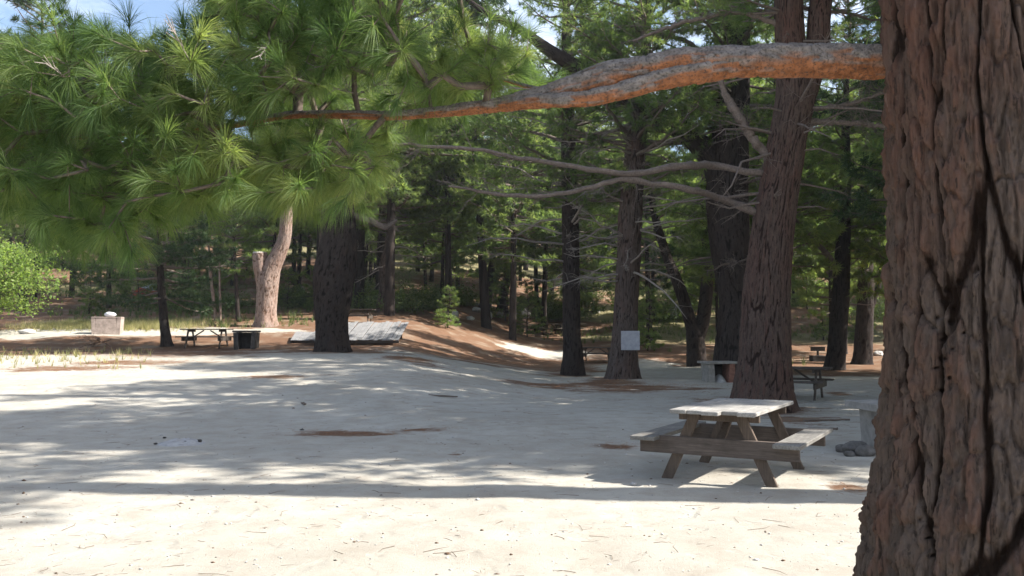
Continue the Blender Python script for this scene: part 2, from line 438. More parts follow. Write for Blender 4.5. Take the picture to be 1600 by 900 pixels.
M['red'] = mat_flat('faded_red_fabric', (.30, .055, .035), .25, 3, .7, .2)
M['fly'] = mat_flat('pale_grey_fabric', (.38, .42, .46), .2, 3, .7, .2)
M['litterbit'] = mat_flat('cone_and_bark_bits', (.12, .075, .05), .5, 20, .9, .1, 0)
M['needlelitter'] = mat_flat('fallen_needles', (.30, .16, .09), .4, 20, .9, .1, 0)

def mat_sign():
    m, n, b = mat_new('faded_painted_sign', .6, .25); co = coord(n)
    f = noise(n, co, 7, 5, .6)
    n.links.new(mix(n, ramp(n, f, [(.35, 0), (.7, 1)]), (.30, .31, .35), (.40, .41, .45)), b.inputs['Base Color'])
    return m
M['sign'] = mat_sign()

# ------------------------------------------------------------------ ground
def ellipse_world(px, py, rx, ry):
    c = gp(px, py); a = gp(px, py - ry); b_ = gp(px, py + ry)
    return c[0], c[1], rx / F * c[1], max(.15, (a[1] - b_[1]) / 2)
LIT = [ellipse_world(*e) for e in [
    (300, 552, 190, 9), (200, 566, 120, 5), (430, 589, 60, 4), (545, 678, 90, 6), (655, 672, 60, 4), (690, 528, 90, 14),
    (800, 515, 110, 14), (960, 596, 60, 6), (893, 566, 40, 4), (1300, 560, 90, 9), (1312, 616, 26, 4), (1330, 762, 40, 12),
    (960, 698, 45, 5), (1080, 552, 110, 7), (1235, 655, 30, 6), (1000, 604, 110, 6), (640, 560, 60, 4), (1150, 628, 60, 5), (560, 548, 60, 5),
    (870, 603, 60, 4), (100, 575, 120, 5), (712, 710, 16, 2), (470, 548, 60, 5), (1240, 535, 60, 12), (330, 505, 120, 8), (540, 512, 70, 5)]]
SAND = [ellipse_world(*e) for e in [(860, 552, 90, 8), (300, 519, 170, 6), (90, 520, 160, 7), (1060, 580, 120, 20), (1320, 600, 70, 16)]]
def build_ground():
    def axis(lo, hi, dense_lo, dense_hi, d0, g):
        a = list(np.arange(dense_lo, dense_hi, d0)); s = d0; x = a[-1]
        while x < hi: s *= g; x += s; a.append(x)
        s = d0; x = a[0]; L = []
        while x > lo: s *= g; x -= s; L.append(x)
        return np.array(L[::-1] + a)
    xs = axis(-420, 420, -9, 9, .09, 1.022); ys = axis(-220, 520, 4.5, 30, .1, 1.02)
    X, Y = np.meshgrid(xs, ys); Z = ground_z(X, Y)
    d = np.hypot(X, Y); Z = np.where(d > 170, Z + (d - 170) * .03, Z)
    Z = Z + .012 * (fbm(X * 6, Y * 6, 0, 77, 3) - .5) * (Y < 26)
    # scuffs and footprints
    lit = .5 * sst(31, 38, Y + .25 * np.abs(X)) + .10 * sst(24, 32, Y)
    for cx, cy, rx, ry in LIT:
        q = ((X - cx) / rx)**2 + ((Y - cy) / ry)**2
        lit = np.maximum(lit, .58 * np.exp(-q * .8))
    for px, py, dd in [(1192, 640, 0), (973, 592, 0), (893, 563, 33), (517, 549, 0), (260, 541, 0), (1305, 578, 0), (1346, 569, 0), (1150, 592, 0), (416, 509, 0)]:
        g = gp(px, py); cx, cy = (g[0], g[1]) if not dd else (at(px, py, dd)[0], dd)
        lit = np.maximum(lit, .62 * np.exp(-(((X - cx) / 1.5)**2 + ((Y - cy) / 1.9)**2)))
    for cx, cy, rx, ry in SAND:
        q = ((X - cx) / rx)**2 + ((Y - cy) / ry)**2
        lit = lit - .5 * np.exp(-q * q)
    lit = lit + .12 * (fbm(X * .3, Y * .3, 0, 90) - .5)
    lit = lit + .30 * sst(.52, .72, fbm(X * .45 + 3, Y * 1.1, 0, 95)) * sst(8.5, 12, Y)
    lit = np.where(Y < 0, np.maximum(lit, .3), lit)
    gr = sst(.5, .62, fbm(X * .09 + 5, Y * .09, 0, 91)) * sst(44, 60, Y)
    gx, gy, _ = gp(170, 505); gr = np.maximum(gr, np.exp(-(((X - gx) / 5)**2 + ((Y - gy) / 2.5)**2)))
    lit = np.maximum(lit, .6 * np.exp(-(((X - gx) / 5)**2 + ((Y - gy) / 1.6)**2)))
    nx = len(xs); i = np.arange(len(ys) - 1)[:, None] * nx; j = np.arange(nx - 1)[None]
    Q = np.stack([i + j, i + j + 1, i + nx + j + 1, i + nx + j], -1).reshape(-1, 4)
    me = mesh_np('ground', np.stack([X, Y, Z], -1).reshape(-1, 3), Q, None, {'litter': lit.ravel(), 'grassy': gr.ravel()})
    tag(obj('ground', me, M['ground']), kind='structure')
    return float(Z.min())
ZLOW = build_ground()
def haze():  # air volume added to brighten the dark background
    mb = MB(); X0, X1, Y0, Y1, Z0, Z1 = -440, 440, -240, 540, ZLOW - 1, 48
    mb.V.append(np.array([(x, y, z) for x in (X0, X1) for y in (Y0, Y1) for z in (Z0, Z1)], float)); mb.n = 8
    mb.Q.append(np.array([(0, 1, 3, 2), (4, 6, 7, 5), (0, 4, 5, 1), (2, 3, 7, 6), (0, 2, 6, 4), (1, 5, 7, 3)]))
    m = bpy.data.materials.new('added_lift_haze'); m.use_nodes = True; n = m.node_tree; n.nodes.clear()
    o = n.nodes.new('ShaderNodeOutputMaterial'); v = n.nodes.new('ShaderNodeVolumePrincipled')
    v.inputs['Density'].default_value = .0004; v.inputs['Color'].default_value = (.9, .95, 1, 1); v.inputs['Anisotropy'].default_value = .2
    n.links.new(v.outputs[0], o.inputs['Volume'])
    tag(obj('haze', mb.mesh('haze', False), m), 'thin pale haze added to lift the darks between the trees', None, None, 'stuff')
haze()

# ------------------------------------------------------------------ trees
def bark_tube(mb, P, R, nseg, nring, cw=.11, ch=.4, depth=.025, flare=0.0, seed=0, gnarl=.05, closed=True, warp=.5, flk=.25, vf=None, vl=3.4, ter=1.1):
    """trunk or stem with furrowed bark; P path points (k,3), R radii (k)"""
    G, t = spline(np.column_stack([P, R]), nring); C = G[:, :3]; r = np.maximum(G[:, 3], .006)
    T, U, Vv = frames(C); L = t[-1]
    a = np.linspace(0, 2 * np.pi, nseg, endpoint=False)
    A, H = np.meshgrid(a, t); Rr = np.repeat(r[:, None], nseg, 1)
    rm = float(np.mean(r[: max(2, nring // 2)]))
    nu = max(6, int(round(2 * math.pi * rm / cw)))
    ca, sa_ = np.cos(A), np.sin(A)
    wv = fbm(ca * 2.2 + 9, sa_ * 2.2, H * 1.1 / ch * .45, seed, 3) - .5
    w2 = fbm(ca * 6 + 3, sa_ * 6, H * 2.6 / ch * .4, seed + 5, 3) - .5
    A0_ = A / (2 * np.pi)
    u = A0_ * nu + warp * 2.6 * wv + warp * 1.1 * w2; v = H / (ch * vl) + 1.3 * (fbm(ca * 3, sa_ * 3, H * .7, seed + 9, 2) - .5)
    f1, f2, cid = worley(u, v, nu, seed + 3)
    wid = .08 + .24 * fbm(ca * 2.5, sa_ * 2.5, H * 1.6 / ch * .4, seed + 12, 2)
    cav = sst(.0, 1, (f2 - f1) / wid)
    u2 = A0_ * nu * 2.0 + warp * 3.4 * wv + 2.2 * warp * w2 + 5; v2 = H / (ch * .8) + 1.2 * w2 + .8 * wv
    g1, g2, c2 = worley(u2, v2, nu * 2, seed + 17)
    cav2 = sst(0, .22, g2 - g1)
    rg_n = fbm(ca * 16 * rm / .3, sa_ * 16 * rm / .3, H * (vf or 1.7 / ch), seed + 21, 5)
    terr = (np.floor(rg_n * 11) + sst(.3, .9, (rg_n * 11) % 1)) / 11
    disp = depth * (cav - 1) + depth * .42 * (cav2 - 1) * cav + depth * .5 * (cid - .5) + depth * flk * (c2 - .5) * cav + depth * ter * (terr - .5)
    cav = cav * (.55 + .45 * cav2)
    lob = 1 + gnarl * (fbm(ca * 1.3 + 5, sa_ * 1.3, H * .55, seed + 30, 3) - .5) * 2
    if flare:
        fl = np.exp(-H / (rm * 1.6)); ph = hsh(seed, 1, 1, 1) * 6
        lob = lob + flare * fl * (.55 + .3 * np.sin(A * 5 + ph) + .3 * np.sin(A * 3 + ph * 2)) ** 1
    RR = Rr * lob + disp * np.clip(Rr / rm, .25, 1.2)
    V, Q = tube_grid(C, RR, nseg)
    tr = None; tint = (cid * .35 + c2 * .35 + .3 * sst(.3, .7, rg_n)).ravel(); cv = (cav + .35 * (rg_n - .5)).ravel()
    if closed:
        V = np.vstack([V, C[-1]]); k = np.arange(nseg); b0 = (nring - 1) * nseg
        tr = np.stack([b0 + k, b0 + (k + 1) % nseg, np.full(nseg, nring * nseg)], 1)
        tint = np.append(tint, .5); cv = np.append(cv, .5)
    mb.add(V, Q, tr, cav=cv, tint=tint)
    return C, r

def pine_crown(seed, H, hb, rad, r0, axis=None, nwh=None, per=(3, 5), tuft=.16, nb=9, w=.012, gap=.36, dead=0.0, droop=.12,
               flat=.0, azs=None, low_dead=0, density=1.0, one_side=None):
    """limbs + needles round an axis function z->(x,y); returns (limb MB, needle MB)"""
    rg = np.random.default_rng(seed); lm, nm = MB(), MB()
    if axis is None: axis = lambda z: (0.0, 0.0)
    TP, TD, TS = [], [], []; A0, A1, ar0, ar1 = [], [], [], []
    z = hb; k = 0
    while z < H - .15:
        f = (z - hb) / (H - hb)
        prof = (1 - f) ** .75 * (.55 + .45 * min(1, (f + .02) / .18)) + .04
        for q in range(rg.integers(per[0], per[1] + 1)):
            az = rg.uniform(0, 2 * math.pi) if azs is None else rg.choice(azs) + rg.normal(0, .4)
            if one_side is not None and rg.random() < .5: az = one_side + rg.normal(0, .7)
            L = rad * prof * rg.uniform(.6, 1.15)
            if L < .25: L = .25
            zz = z + rg.uniform(-.25, .25); ax, ay = axis(zz)
            rise = rg.normal(.12, .12) - droop + .55 * f
            n = max(4, int(L / .45) + 2); s = np.linspace(0, 1, n)
            wob = np.cumsum(rg.normal(0, .05, (n, 2)), 0) * L * .35
            X = ax + np.cos(az) * s * L + wob[:, 0] * -np.sin(az); Y = ay + np.sin(az) * s * L + wob[:, 0] * np.cos(az)
            Z = zz + L * (rise * s - .18 * droop * 4 * s * s + .16 * s**3) + wob[:, 1] * .5
            P = np.stack([X, Y, Z], 1); R = (.012 + .014 * L) * (1 - s) ** .8 + .006
            add_tube(lm, P, R, 5, False)
            isdead = rg.random() < dead
            d = 0.25 * L + .1 if not isdead else .15 * L
            side = 1
            while d < L:
                ff = d / L; i = min(n - 2, int(ff * (n - 1))); b = P[i] + (P[i + 1] - P[i]) * (ff * (n - 1) - i)
                T = unit(P[i + 1] - P[i]); perp = unit(np.cross(T, [0, 0, 1.])) * side; side = -side
                sl = min(1.5, (L - d) * .55 + .3) * rg.uniform(.6, 1.1) * (.6 if ff < .35 else 1)
                dr = unit(T * rg.uniform(.5, 1.0) + perp * rg.uniform(.6, 1.0) + np.array([0, 0, rg.normal(.05, .18)]))
                m1 = b + dr * sl * .5; dr2 = unit(dr + T * .25 + np.array([0, 0, rg.normal(.1, .12)])); e = m1 + dr2 * sl * .5
                A0 += [b, m1]; A1 += [m1, e]; ar0 += [.009 + .004 * sl, .007]; ar1 += [.007, .004]
                nt_ = max(2, int(sl / (gap * .5)))
                for t in range(nt_):
                    g = (t + rg.uniform(.3, 1)) / nt_; bb = b + (m1 - b) * 2 * g if g < .5 else m1 + (e - m1) * (2 * g - 1)
                    s2 = rg.choice([-1, 1]); pr = unit(np.cross(dr, [0, 0, 1.])) * s2
                    td = unit(dr * .7 + pr * rg.uniform(.3, 1) + np.array([0, 0, rg.normal(.15, .3)]))
                    tl = rg.uniform(.08, .3) * min(1, sl + .3); te = bb + td * tl
                    A0.append(bb); A1.append(te); ar0.append(.004); ar1.append(.0025)
                    if not isdead and rg.random() < density:
                        TP.append(te); TD.append(td); TS.append(.25 + .5 * rg.random())
                        if tl > .17: TP.append(bb + td * tl * .45); TD.append(td); TS.append(.15 + .4 * rg.random())
                if not isdead: TP.append(e); TD.append(dr2); TS.append(.5 + .4 * rg.random())
                d += gap * rg.uniform(.6, 1.1) * (.75 if not isdead else 1.2)
            if not isdead: TP.append(P[-1]); TD.append(unit(P[-1] - P[-2])); TS.append(.8)
        z += rg.uniform(.38, .62) * (1 if nwh is None else nwh)
    add_prisms(lm, A0, A1, np.array(ar0), np.array(ar1))
    if TP:
        TP = np.array(TP); TD = np.array(TD)
        TS = np.array(TS) * .7 + .35 * (vnoise(TP[:, 0] * 1.1, TP[:, 1] * 1.1, TP[:, 2] * 1.1, seed))
        tuft_mesh(nm, TP, TD, tuft, nb, w, rg, shade=TS)
    return lm, nm

def dead_branches(mb, rg, axis_pts, z0, z1, n, Lr=(.8, 2.2), sub=5, azr=None):
    """bare grey snags low on a trunk"""
    zs = axis_pts[:, 2]; A0, A1, a0, a1 = [], [], [], []
    for q in range(n):
        z = rg.uniform(z0, z1); x = np.interp(z, zs, axis_pts[:, 0]); y = np.interp(z, zs, axis_pts[:, 1])
        az = rg.uniform(0, 2 * math.pi) if azr is None else rg.uniform(*azr); L = rg.uniform(*Lr); k = 6
        s = np.linspace(0, 1, k); w_ = np.cumsum(rg.normal(0, .06, (k, 3)), 0) * L
        P = np.array([x, y, z]) + np.stack([np.cos(az) * s * L, np.sin(az) * s * L, L * (rg.normal(.05, .18) * s - .12 * s * s)], 1) + w_ * s[:, None]
        add_tube(mb, P, (.012 + .011 * L) * (1 - s) ** .7 + .004, 5, False)
        for t in range(sub + int(L * 2)):
            i = rg.integers(1, k - 1); b = P[i]; T = unit(P[i + 1] - P[i])
            d = unit(T + rg.normal(0, .6, 3) * np.array([1, 1, .7])); l = rg.uniform(.2, .7) * L * .5
            m1 = b + d * l * .5; e = m1 + unit(d + rg.normal(0, .35, 3)) * l * .5
            A0 += [b, m1]; A1 += [m1, e]; a0 += [.008, .005]; a1 += [.005, .002]
            for u_ in range(2):
                g = b + (e - b) * rg.uniform(.3, .9); h = g + unit(d + rg.normal(0, .8, 3)) * l * .35
                A0.append(g); A1.append(h); a0.append(.004); a1.append(.002)
    add_prisms(mb, A0, A1, np.array(a0), np.array(a1))

PXT = []
def px_tree(name_label, base, pts, D=None, nseg=56, nring=130, bark='bark_grey', cell=(.085, .36), depth=.03, flare=.35, seed=1,
            top=None, crown=None, snags=None, forks=(), limbs=(), kind='pine_tree', cat='pine tree', crown_mat='needle', group=None, gnarl=.06, ws=1.0):
    """a tree whose trunk runs through given picture points at its own distance"""
    b = gp(*base)
    if D is None: D = b[1]
    else: b = at(base[0], base[1], D); b[2] = ground_z(b[0], b[1])
    root = empty(kind, b, name_label, cat, group)
    def world(p): return at(p[0], p[1], p[3] if len(p) > 3 else D) - b
    P = [world(p) for p in pts]; R = [ws * p[2] / 2 / F * (p[3] if len(p) > 3 else D) for p in pts]
    P[0] = np.array([P[0][0], P[0][1], -.15])
    if top is not None:                                 # straight on up to this height
        d = unit(P[-1] - P[-2]); d = unit(d + np.array([0, 0, .8])); z = P[-1][2]
        while z < top - .6:
            st = min(2.0, top - z); P.append(P[-1] + d * st); z = P[-1][2]; R.append(max(.02, R[-1] * .8 * (1 - .3 * (z / top))))
        R[-1] = .02
    mb = MB(); C, r = bark_tube(mb, P, R, nseg, nring, cell[0], cell[1], depth, flare, seed, gnarl)
    for fk in forks:
        fp = [world(p) for p in fk]; fr = [p[2] / 2 / F * (p[3] if len(p) > 3 else D) for p in fk]
        if fk is forks[0] and len(fk) > 3 and top is not None:
            d = unit(fp[-1] - fp[-2] + np.array([0, 0, .3])); fp += [fp[-1] + d * 2, fp[-1] + d * 4]; fr += [fr[-1] * .6, .02]
        bark_tube(mb, fp, fr, max(20, nseg // 2), max(40, nring // 2), cell[0] * .8, cell[1] * .8, depth * .7, 0, seed + 50, gnarl)
    obj('trunk', mb.mesh('trunk'), M[bark], root)
    rg = np.random.default_rng(seed + 100); lb = MB(); any_l = False
    for lp in limbs:
        fp = np.array([world(p) for p in lp]); fr = np.array([p[2] / 2 / F * (p[3] if len(p) > 3 else D) for p in lp])
        G, _ = spline(np.column_stack([fp, fr]), 40)
        add_tube(lb, G[:, :3] + rg.normal(0, .012, (40, 3)), np.maximum(.004, G[:, 3] * rg.uniform(.85, 1.15, 40)), 8, True); any_l = True
        A0, A1, a0, a1 = [], [], [], []
        for q in range(26):                            # side twigs, mostly bare
            i = rg.integers(12, 39); bb = G[i, :3]; T = unit(G[min(39, i + 1), :3] - G[i - 1, :3])
            d = unit(T * .8 + rg.normal(0, .6, 3)); l = rg.uniform(.25, 1.0) * (fp[:, 2].std() * 0 + 1)
            m1 = bb + d * l * .5; e = m1 + unit(d + rg.normal(0, .4, 3)) * l * .5
            A0 += [bb, m1]; A1 += [m1, e]; a0 += [.009, .006]; a1 += [.006, .002]
            for u_ in range(4):
                g = bb + (e - bb) * rg.uniform(.3, 1); h = g + unit(d + rg.normal(0, .8, 3)) * l * .4
                A0.append(g); A1.append(h); a0.append(.004); a1.append(.002)
        add_prisms(lb, A0, A1, np.array(a0), np.array(a1))
    if snags: dead_branches(lb, rg, C, *snags); any_l = True
    if crown:
        kw = dict(crown); H, hb, rad = kw.pop('H'), kw.pop('hb'), kw.pop('rad')
        def axis(z): return float(np.interp(z, C[:, 2], C[:, 0])), float(np.interp(z, C[:, 2], C[:, 1]))
        cl, cn = pine_crown(seed + 7, H, hb, rad, .1, axis, **kw)
        obj('crown', cn.mesh('crown', False), M[crown_mat], root)
        obj('limbs', cl.mesh('limbs'), M['limb'], root)
    if any_l: obj('branches', lb.mesh('branches'), M['deadtwig'] if not limbs else M['limb'], root)
    PXT.append((b[0], b[1]))
    return root

# the near pine on the right
def near_tree():
    b = np.array([2.01, 3.45, 0.0]); b[2] = ground_z(b[0], b[1])
    root = empty('pine_tree', b, 'massive old pine with deeply furrowed bark filling the right edge, orange limb reaching left', 'pine tree')
    mb = MB()
    P = [(0, 0, -.25), (0, 0, .15), (0, 0, .7), (.01, 0, 1.4), (.015, 0, 2.1), (.0, 0, 2.9), (-.01, 0, 3.7), (.0, .03, 5), (.05, .05, 8), (.1, 0, 12), (.1, .05, 17)]
    R = [.66, .62, .565, .475, .452, .448, .445, .42, .36, .24, .05]
    lo = [i for i in range(len(P)) if P[i][2] <= 5]
    bark_tube(mb, [P[i] for i in lo], [R[i] for i in lo], 680, 1100, .15, .34, .045, .08, 21, .03, False, .24, .6, 11.0, 3.0, 2.1)
    V0 = mb.V[0]; cv0 = np.array(mb.A['cav'][0]); rg0 = np.random.default_rng(12)
    for px, py, r in [(1480, 452, 9), (1478, 470, 7), (1500, 440, 8), (1466, 496, 7), (1486, 503, 8), (1476, 560, 9), (1489, 545, 6), (1470, 530, 6), (1474, 610, 7), (1490, 482, 5), (1462, 575, 5),
                      (1438, 812, 7), (1462, 822, 6), (1450, 840, 5), (1425, 800, 5), (1455, 868, 6), (1506, 520, 5), (1484, 590, 5)]:
        d = ray(px, py); d = d / np.linalg.norm(d); q = V0 + b - np.array([0, 0, CAMZ]); t = q @ d
        dist = np.linalg.norm(q - t[:, None] * d, axis=1); fr = (V0[:, 1] < 0)
        w = np.clip(1.25 - dist / (r * .62 / F * 3.05), 0, 1) * fr
        V0 += d[None] * (w * .02)[:, None]; cv0 = cv0 - w * .8
    mb.A['cav'][0] = cv0
    bark_tube(mb, P[7:], R[7:], 60, 120, .13, .5, .035, 0, 22, .03, True)
    obj('trunk', mb.mesh('trunk'), M['bark_near'], root)
    # main limb: picture points x, y, width, distance
    lp = [(1520, 92, 74, 3.5), (1430, 95, 68, 3.58), (1395, 95, 58, 3.6), (1360, 95, 53, 3.6), (1280, 96, 53, 3.6), (1150, 96, 50, 3.6), (1060, 102, 50, 3.61), (970, 118, 46, 3.63), (905, 137, 44, 3.67),
          (840, 153, 33, 3.72), (770, 165, 22, 3.8), (700, 173, 18, 3.86), (620, 180, 15, 3.95), (540, 179, 14, 4.0), (450, 180, 12, 4.1),
          (360, 196, 9, 4.2), (250, 205, 7, 4.3), (120, 215, 5, 4.4), (0, 235, 4, 4.5)]
    l2 = [(1240, 96, 26, 3.6), (1180, 98, 32, 3.59), (1110, 108, 38, 3.58), (1040, 122, 34, 3.58), (980, 140, 30, 3.58), (925, 153, 26, 3.6), (880, 157, 24, 3.63), (830, 158, 20, 3.69), (790, 163, 12, 3.76)]
    l3 = [(1000, 100, 26, 3.6), (940, 105, 16, 3.68), (890, 125, 12, 3.8), (850, 140, 9, 3.9), (800, 128, 6, 4.0), (740, 110, 5, 4.2), (660, 95, 4, 4.3)]
    lb = MB()
    def limb(pts, n, ns, sd):
        P = np.array([at(p[0], p[1], p[3]) - b for p in pts]); R = np.array([p[2] / 2 / F * p[3] for p in pts])
        G, t = spline(np.column_stack([P, R]), n); C = G[:, :3]
        T, U, Vv = frames(C); a = np.linspace(0, 2 * np.pi, ns, endpoint=False); A, H = np.meshgrid(a, t)
        ca, sn = np.cos(A), np.sin(A); r = np.maximum(G[:, 3], .004)[:, None]
        nu = 14
        u = A / (2 * np.pi) * nu + (fbm(ca * 3, sn * 3, H * 9, sd, 3) - .5) * 2; v = H / .075
        f1, f2, cid = worley(u, v, nu, sd)
        RR = r * (1 + .18 * (fbm(ca * 1.4, sn * 1.4, H * 5, sd + 1, 4) - .5) * 2 + .05 * (fbm(ca * 5, sn * 5, H * 40, sd + 2, 3) - .5)) + np.minimum(.006, r * .12) * (sst(.0, .2, f2 - f1) - 1 + (cid - .5) * 1.6) + np.minimum(.01, r * .2) * (fbm(ca * 4, sn * 4, H * 22, sd + 8, 4) - .5)
        V, Q = tube_grid(C, RR, ns)
        nz = (math.nan if False else 0) + (ca[..., None] * U[:, None] + sn[..., None] * Vv[:, None])[..., 2]
        up = .55 + .42 * nz + 1.0 * (fbm(ca * 2.5, sn * 2.5, H * 6, sd + 4, 5) - .5) + .35 * (cid - .5) + .15 * sst(.0, 1.2, 1.2 - H)
        lb.add(V, Q, None, cav=up.ravel(), tint=cid.ravel())
        return C
    C1 = limb(lp, 620, 72, 61); C2 = limb(l2, 160, 48, 62); C3 = limb(l3, 120, 24, 63)
    lo_ = obj('limb', lb.mesh('limb'), M['limb_near'], root)
    tag(lo_, 'thick bare limb, grey on top and flaky orange underneath')
    # foliage grown from the limb: targets in a volume, each linked to the nearest wood
    rg = np.random.default_rng(3)
    poly = np.array([(-260, 30), (0, 62), (70, 72), (150, 45), (190, 62), (260, 85), (300, 40), (340, -60), (600, -110), (720, -60), (735, 40), (770, 75), (830, 75), (845, 140),
                     (760, 165), (700, 180), (640, 190), (600, 230), (575, 290), (520, 312), (430, 308), (400, 280), (330, 305), (250, 330), (180, 362), (100, 368), (40, 340), (-60, 310), (-260, 310)])
    def inside(x, y):
        c = False; n = len(poly); j = n - 1
        for i in range(n):
            xi, yi = poly[i]; xj, yj = poly[j]
            if (yi > y) != (yj > y) and x < (xj - xi) * (y - yi) / (yj - yi) + xi: c = not c
            j = i
        return c
    targets = []
    while len(targets) < 1900:
        x, y = rg.uniform(-260, 850), rg.uniform(-110, 390)
        if not inside(x, y): continue
        # clumps: a coarse field leaves holes between sprays
        if fbm(x / 95., y / 70., 0, 8, 2) < .31: continue
        d = 4.1 + rg.uniform(-.95, .95) * (1 if x < 640 else .5)
        ly = np.interp(x, [360, 450, 620, 700, 840], [196, 180, 180, 173, 153])
        if 400 < x < 850 and abs(y - ly) < 34 and d < 4.25: continue
        targets.append(at(x, y, d) - b)
    targets = np.array(targets)
    nodes = [p for p in C1[np.linspace(270, 619, 60).astype(int)]] + [p for p in C3[50::8]]
    nodes = np.array(nodes); par = [-1] * len(nodes); cnt = [0] * len(nodes)
    dist = np.array([np.min(np.linalg.norm(nodes - t, axis=1)) for t in targets]); order = np.argsort(dist)
    segs = []; tips = []; root_in = C1[0]
    for o in order:
        t = targets[o]; dd = np.linalg.norm(nodes - t, axis=1) + .12 * np.linalg.norm(nodes - root_in, axis=1)
        k = int(np.argmin(dd)); p = nodes[k]; L = np.linalg.norm(t - p); ns = max(1, int(L / .09))
        prev = k; cur = p.copy(); newn = []
        sag = rg.uniform(.02, .12) * L; jit = np.cumsum(rg.normal(0, .012, (ns + 1, 3)), 0)
        for q in range(1, ns + 1):
            f = q / ns; x = p + (t - p) * f + jit[q] * (1 if q < ns else .5); x[2] -= sag * math.sin(math.pi * f)
            newn.append(x); par.append(prev); cnt.append(0); segs.append((prev, len(nodes) + q - 1)); prev = len(nodes) + q - 1
        base_n = len(nodes); nodes = np.vstack([nodes, newn]); tips.append(prev)
    for tp in tips:
        k = tp
        while k != -1: cnt[k] += 1; k = par[k]
    c = np.array(cnt, float); rad = .0022 + .0021 * np.sqrt(np.maximum(c - 1, 0))
    tw = MB(); i0 = np.array([s[0] for s in segs]); i1 = np.array([s[1] for s in segs])
    r0 = np.minimum(rad[i0], rad[i1] * 1.3)
    add_prisms(tw, nodes[i0], nodes[i1], r0, rad[i1])
    TP, TD, TS = [], [], []
    extra0, extra1 = [], []
    for a_, b_ in segs:
        if cnt[b_] <= 3:
            d = unit(nodes[b_] - nodes[a_])
            near_tip = cnt[b_] == 1
            for q in range(2 if near_tip else 1):
                if rg.random() < (.85 if near_tip else .45):
                    dd = unit(d + rg.normal(0, .75, 3) + np.array([0, 0, .15])); l = rg.uniform(.03, .14)
                    e = nodes[b_] + dd * l; extra0.append(nodes[b_]); extra1.append(e)
                    TP.append(e); TD.append(dd); TS.append(rg.uniform(.1, .75))
    for tp in tips:
        d = unit(nodes[tp] - nodes[par[tp]]); TP.append(nodes[tp]); TD.append(unit(d + np.array([0, 0, .25]))); TS.append(rg.uniform(.4, 1))
    add_prisms(tw, extra0, extra1, .0025, .0018)
    # bare dead sprays hanging in the foliage
    A0, A1 = [], []
    for q in range(110):
        k = rg.integers(60, len(nodes)); bb = nodes[k]
        if bb[2] < 2.35: continue
        d = unit(rg.normal(0, 1, 3) * np.array([1, 1, .6]))
        l = rg.uniform(.1, .2); A0.append(bb); A1.append(bb + d * l)
        for u_ in range(7):
            g = bb + d * l * rg.uniform(.2, 1); A0.append(g); A1.append(g + unit(d + rg.normal(0, .5, 3)) * l * .35)
    dm = MB(); add_prisms(dm, A0, A1, .0026, .0012)
    obj('twigs', tw.mesh('twigs'), M['twig'], lo_); obj('dead_twigs', dm.mesh('dead_twigs'), M['deadtwig'], lo_)['kind'] = 'stuff'
    nm = MB(); TP = np.array(TP); TD = np.array(TD); TS = np.array(TS) * .55 + .55 * vnoise(TP[:, 0] * 2.2, TP[:, 1] * 2.2, TP[:, 2] * 2.2, 5)
    print('near tufts', len(TP))
    tuft_mesh(nm, TP, TD, rg.uniform(.095, .15, len(TP)), 80, .0018, rg, (6, 60), .42, True, TS)
    obj('foliage', nm.mesh('foliage', False), M['needle_near'], lo_)
    # high crown, above the picture, that throws the shade on the left
    cl, cn = pine_crown(31, 17, 8.5, 4.2, .1, lambda z: (.08, .03), nb=8, tuft=.2, w=.016, gap=.5)
    obj('crown', cn.mesh('crown', False), M['needle'], root); obj('upper_limbs', cl.mesh('upper_limbs'), M['limb'], root)
near_tree()

CR = dict(nb=16, w=.020, tuft=.22)
# forked pine behind the near table
px_tree('broad red-brown pine forking high up, directly behind the large picnic table', (1192, 640),
        [(1190, 640, 116), (1191, 618, 100), (1194, 560, 88), (1196, 500, 83), (1199, 440, 79), (1210, 340, 71), (1230, 220, 64), (1242, 150, 65), (1236, 80, 52), (1232, 0, 49), (1234, -150, 42), (1240, -420, 22), (1244, -640, 8)],
        nseg=150, nring=520, bark='bark_red', cell=(.075, .34), depth=.028, flare=.28, seed=2, ws=.9,
        crown=dict(H=15.5, hb=8.5, rad=3.6, gap=.42, **CR), snags=(3.6, 8, 26, (.6, 2.4), 5),
        forks=([(1240, 210, 34), (1255, 150, 40), (1275, 90, 37), (1280, 30, 35), (1288, -60, 30), (1300, -260, 16)],),
        limbs=([(1200, 273, 13), (1150, 264, 12), (1110, 258, 12), (1060, 260, 12, 16.8), (1000, 270, 11, 16.4), (950, 269, 9, 16), (880, 258, 8, 15.8), (800, 245, 7, 15.5), (740, 232, 6, 15.3), (680, 230, 5, 15.2), (600, 222, 3, 15)],
               [(1185, 334, 14), (1130, 312, 11), (1080, 296, 11, 16.8), (1020, 287, 10, 16.5), (970, 279, 10, 16.2), (925, 294, 8, 16), (860, 305, 7, 15.8), (790, 305, 6, 15.6), (700, 290, 3, 15.4)],
               [(1260, 172, 8), (1330, 162, 6), (1380, 145, 4)], [(1260, 190, 10), (1330, 193, 8), (1400, 199, 6)], [(1225, 40, 9), (1150, 20, 7), (1060, 38, 6), (990, 64, 4)],
               [(1215, 262, 16), (1175, 215, 14), (1140, 160, 12), (1122, 120, 8)]))
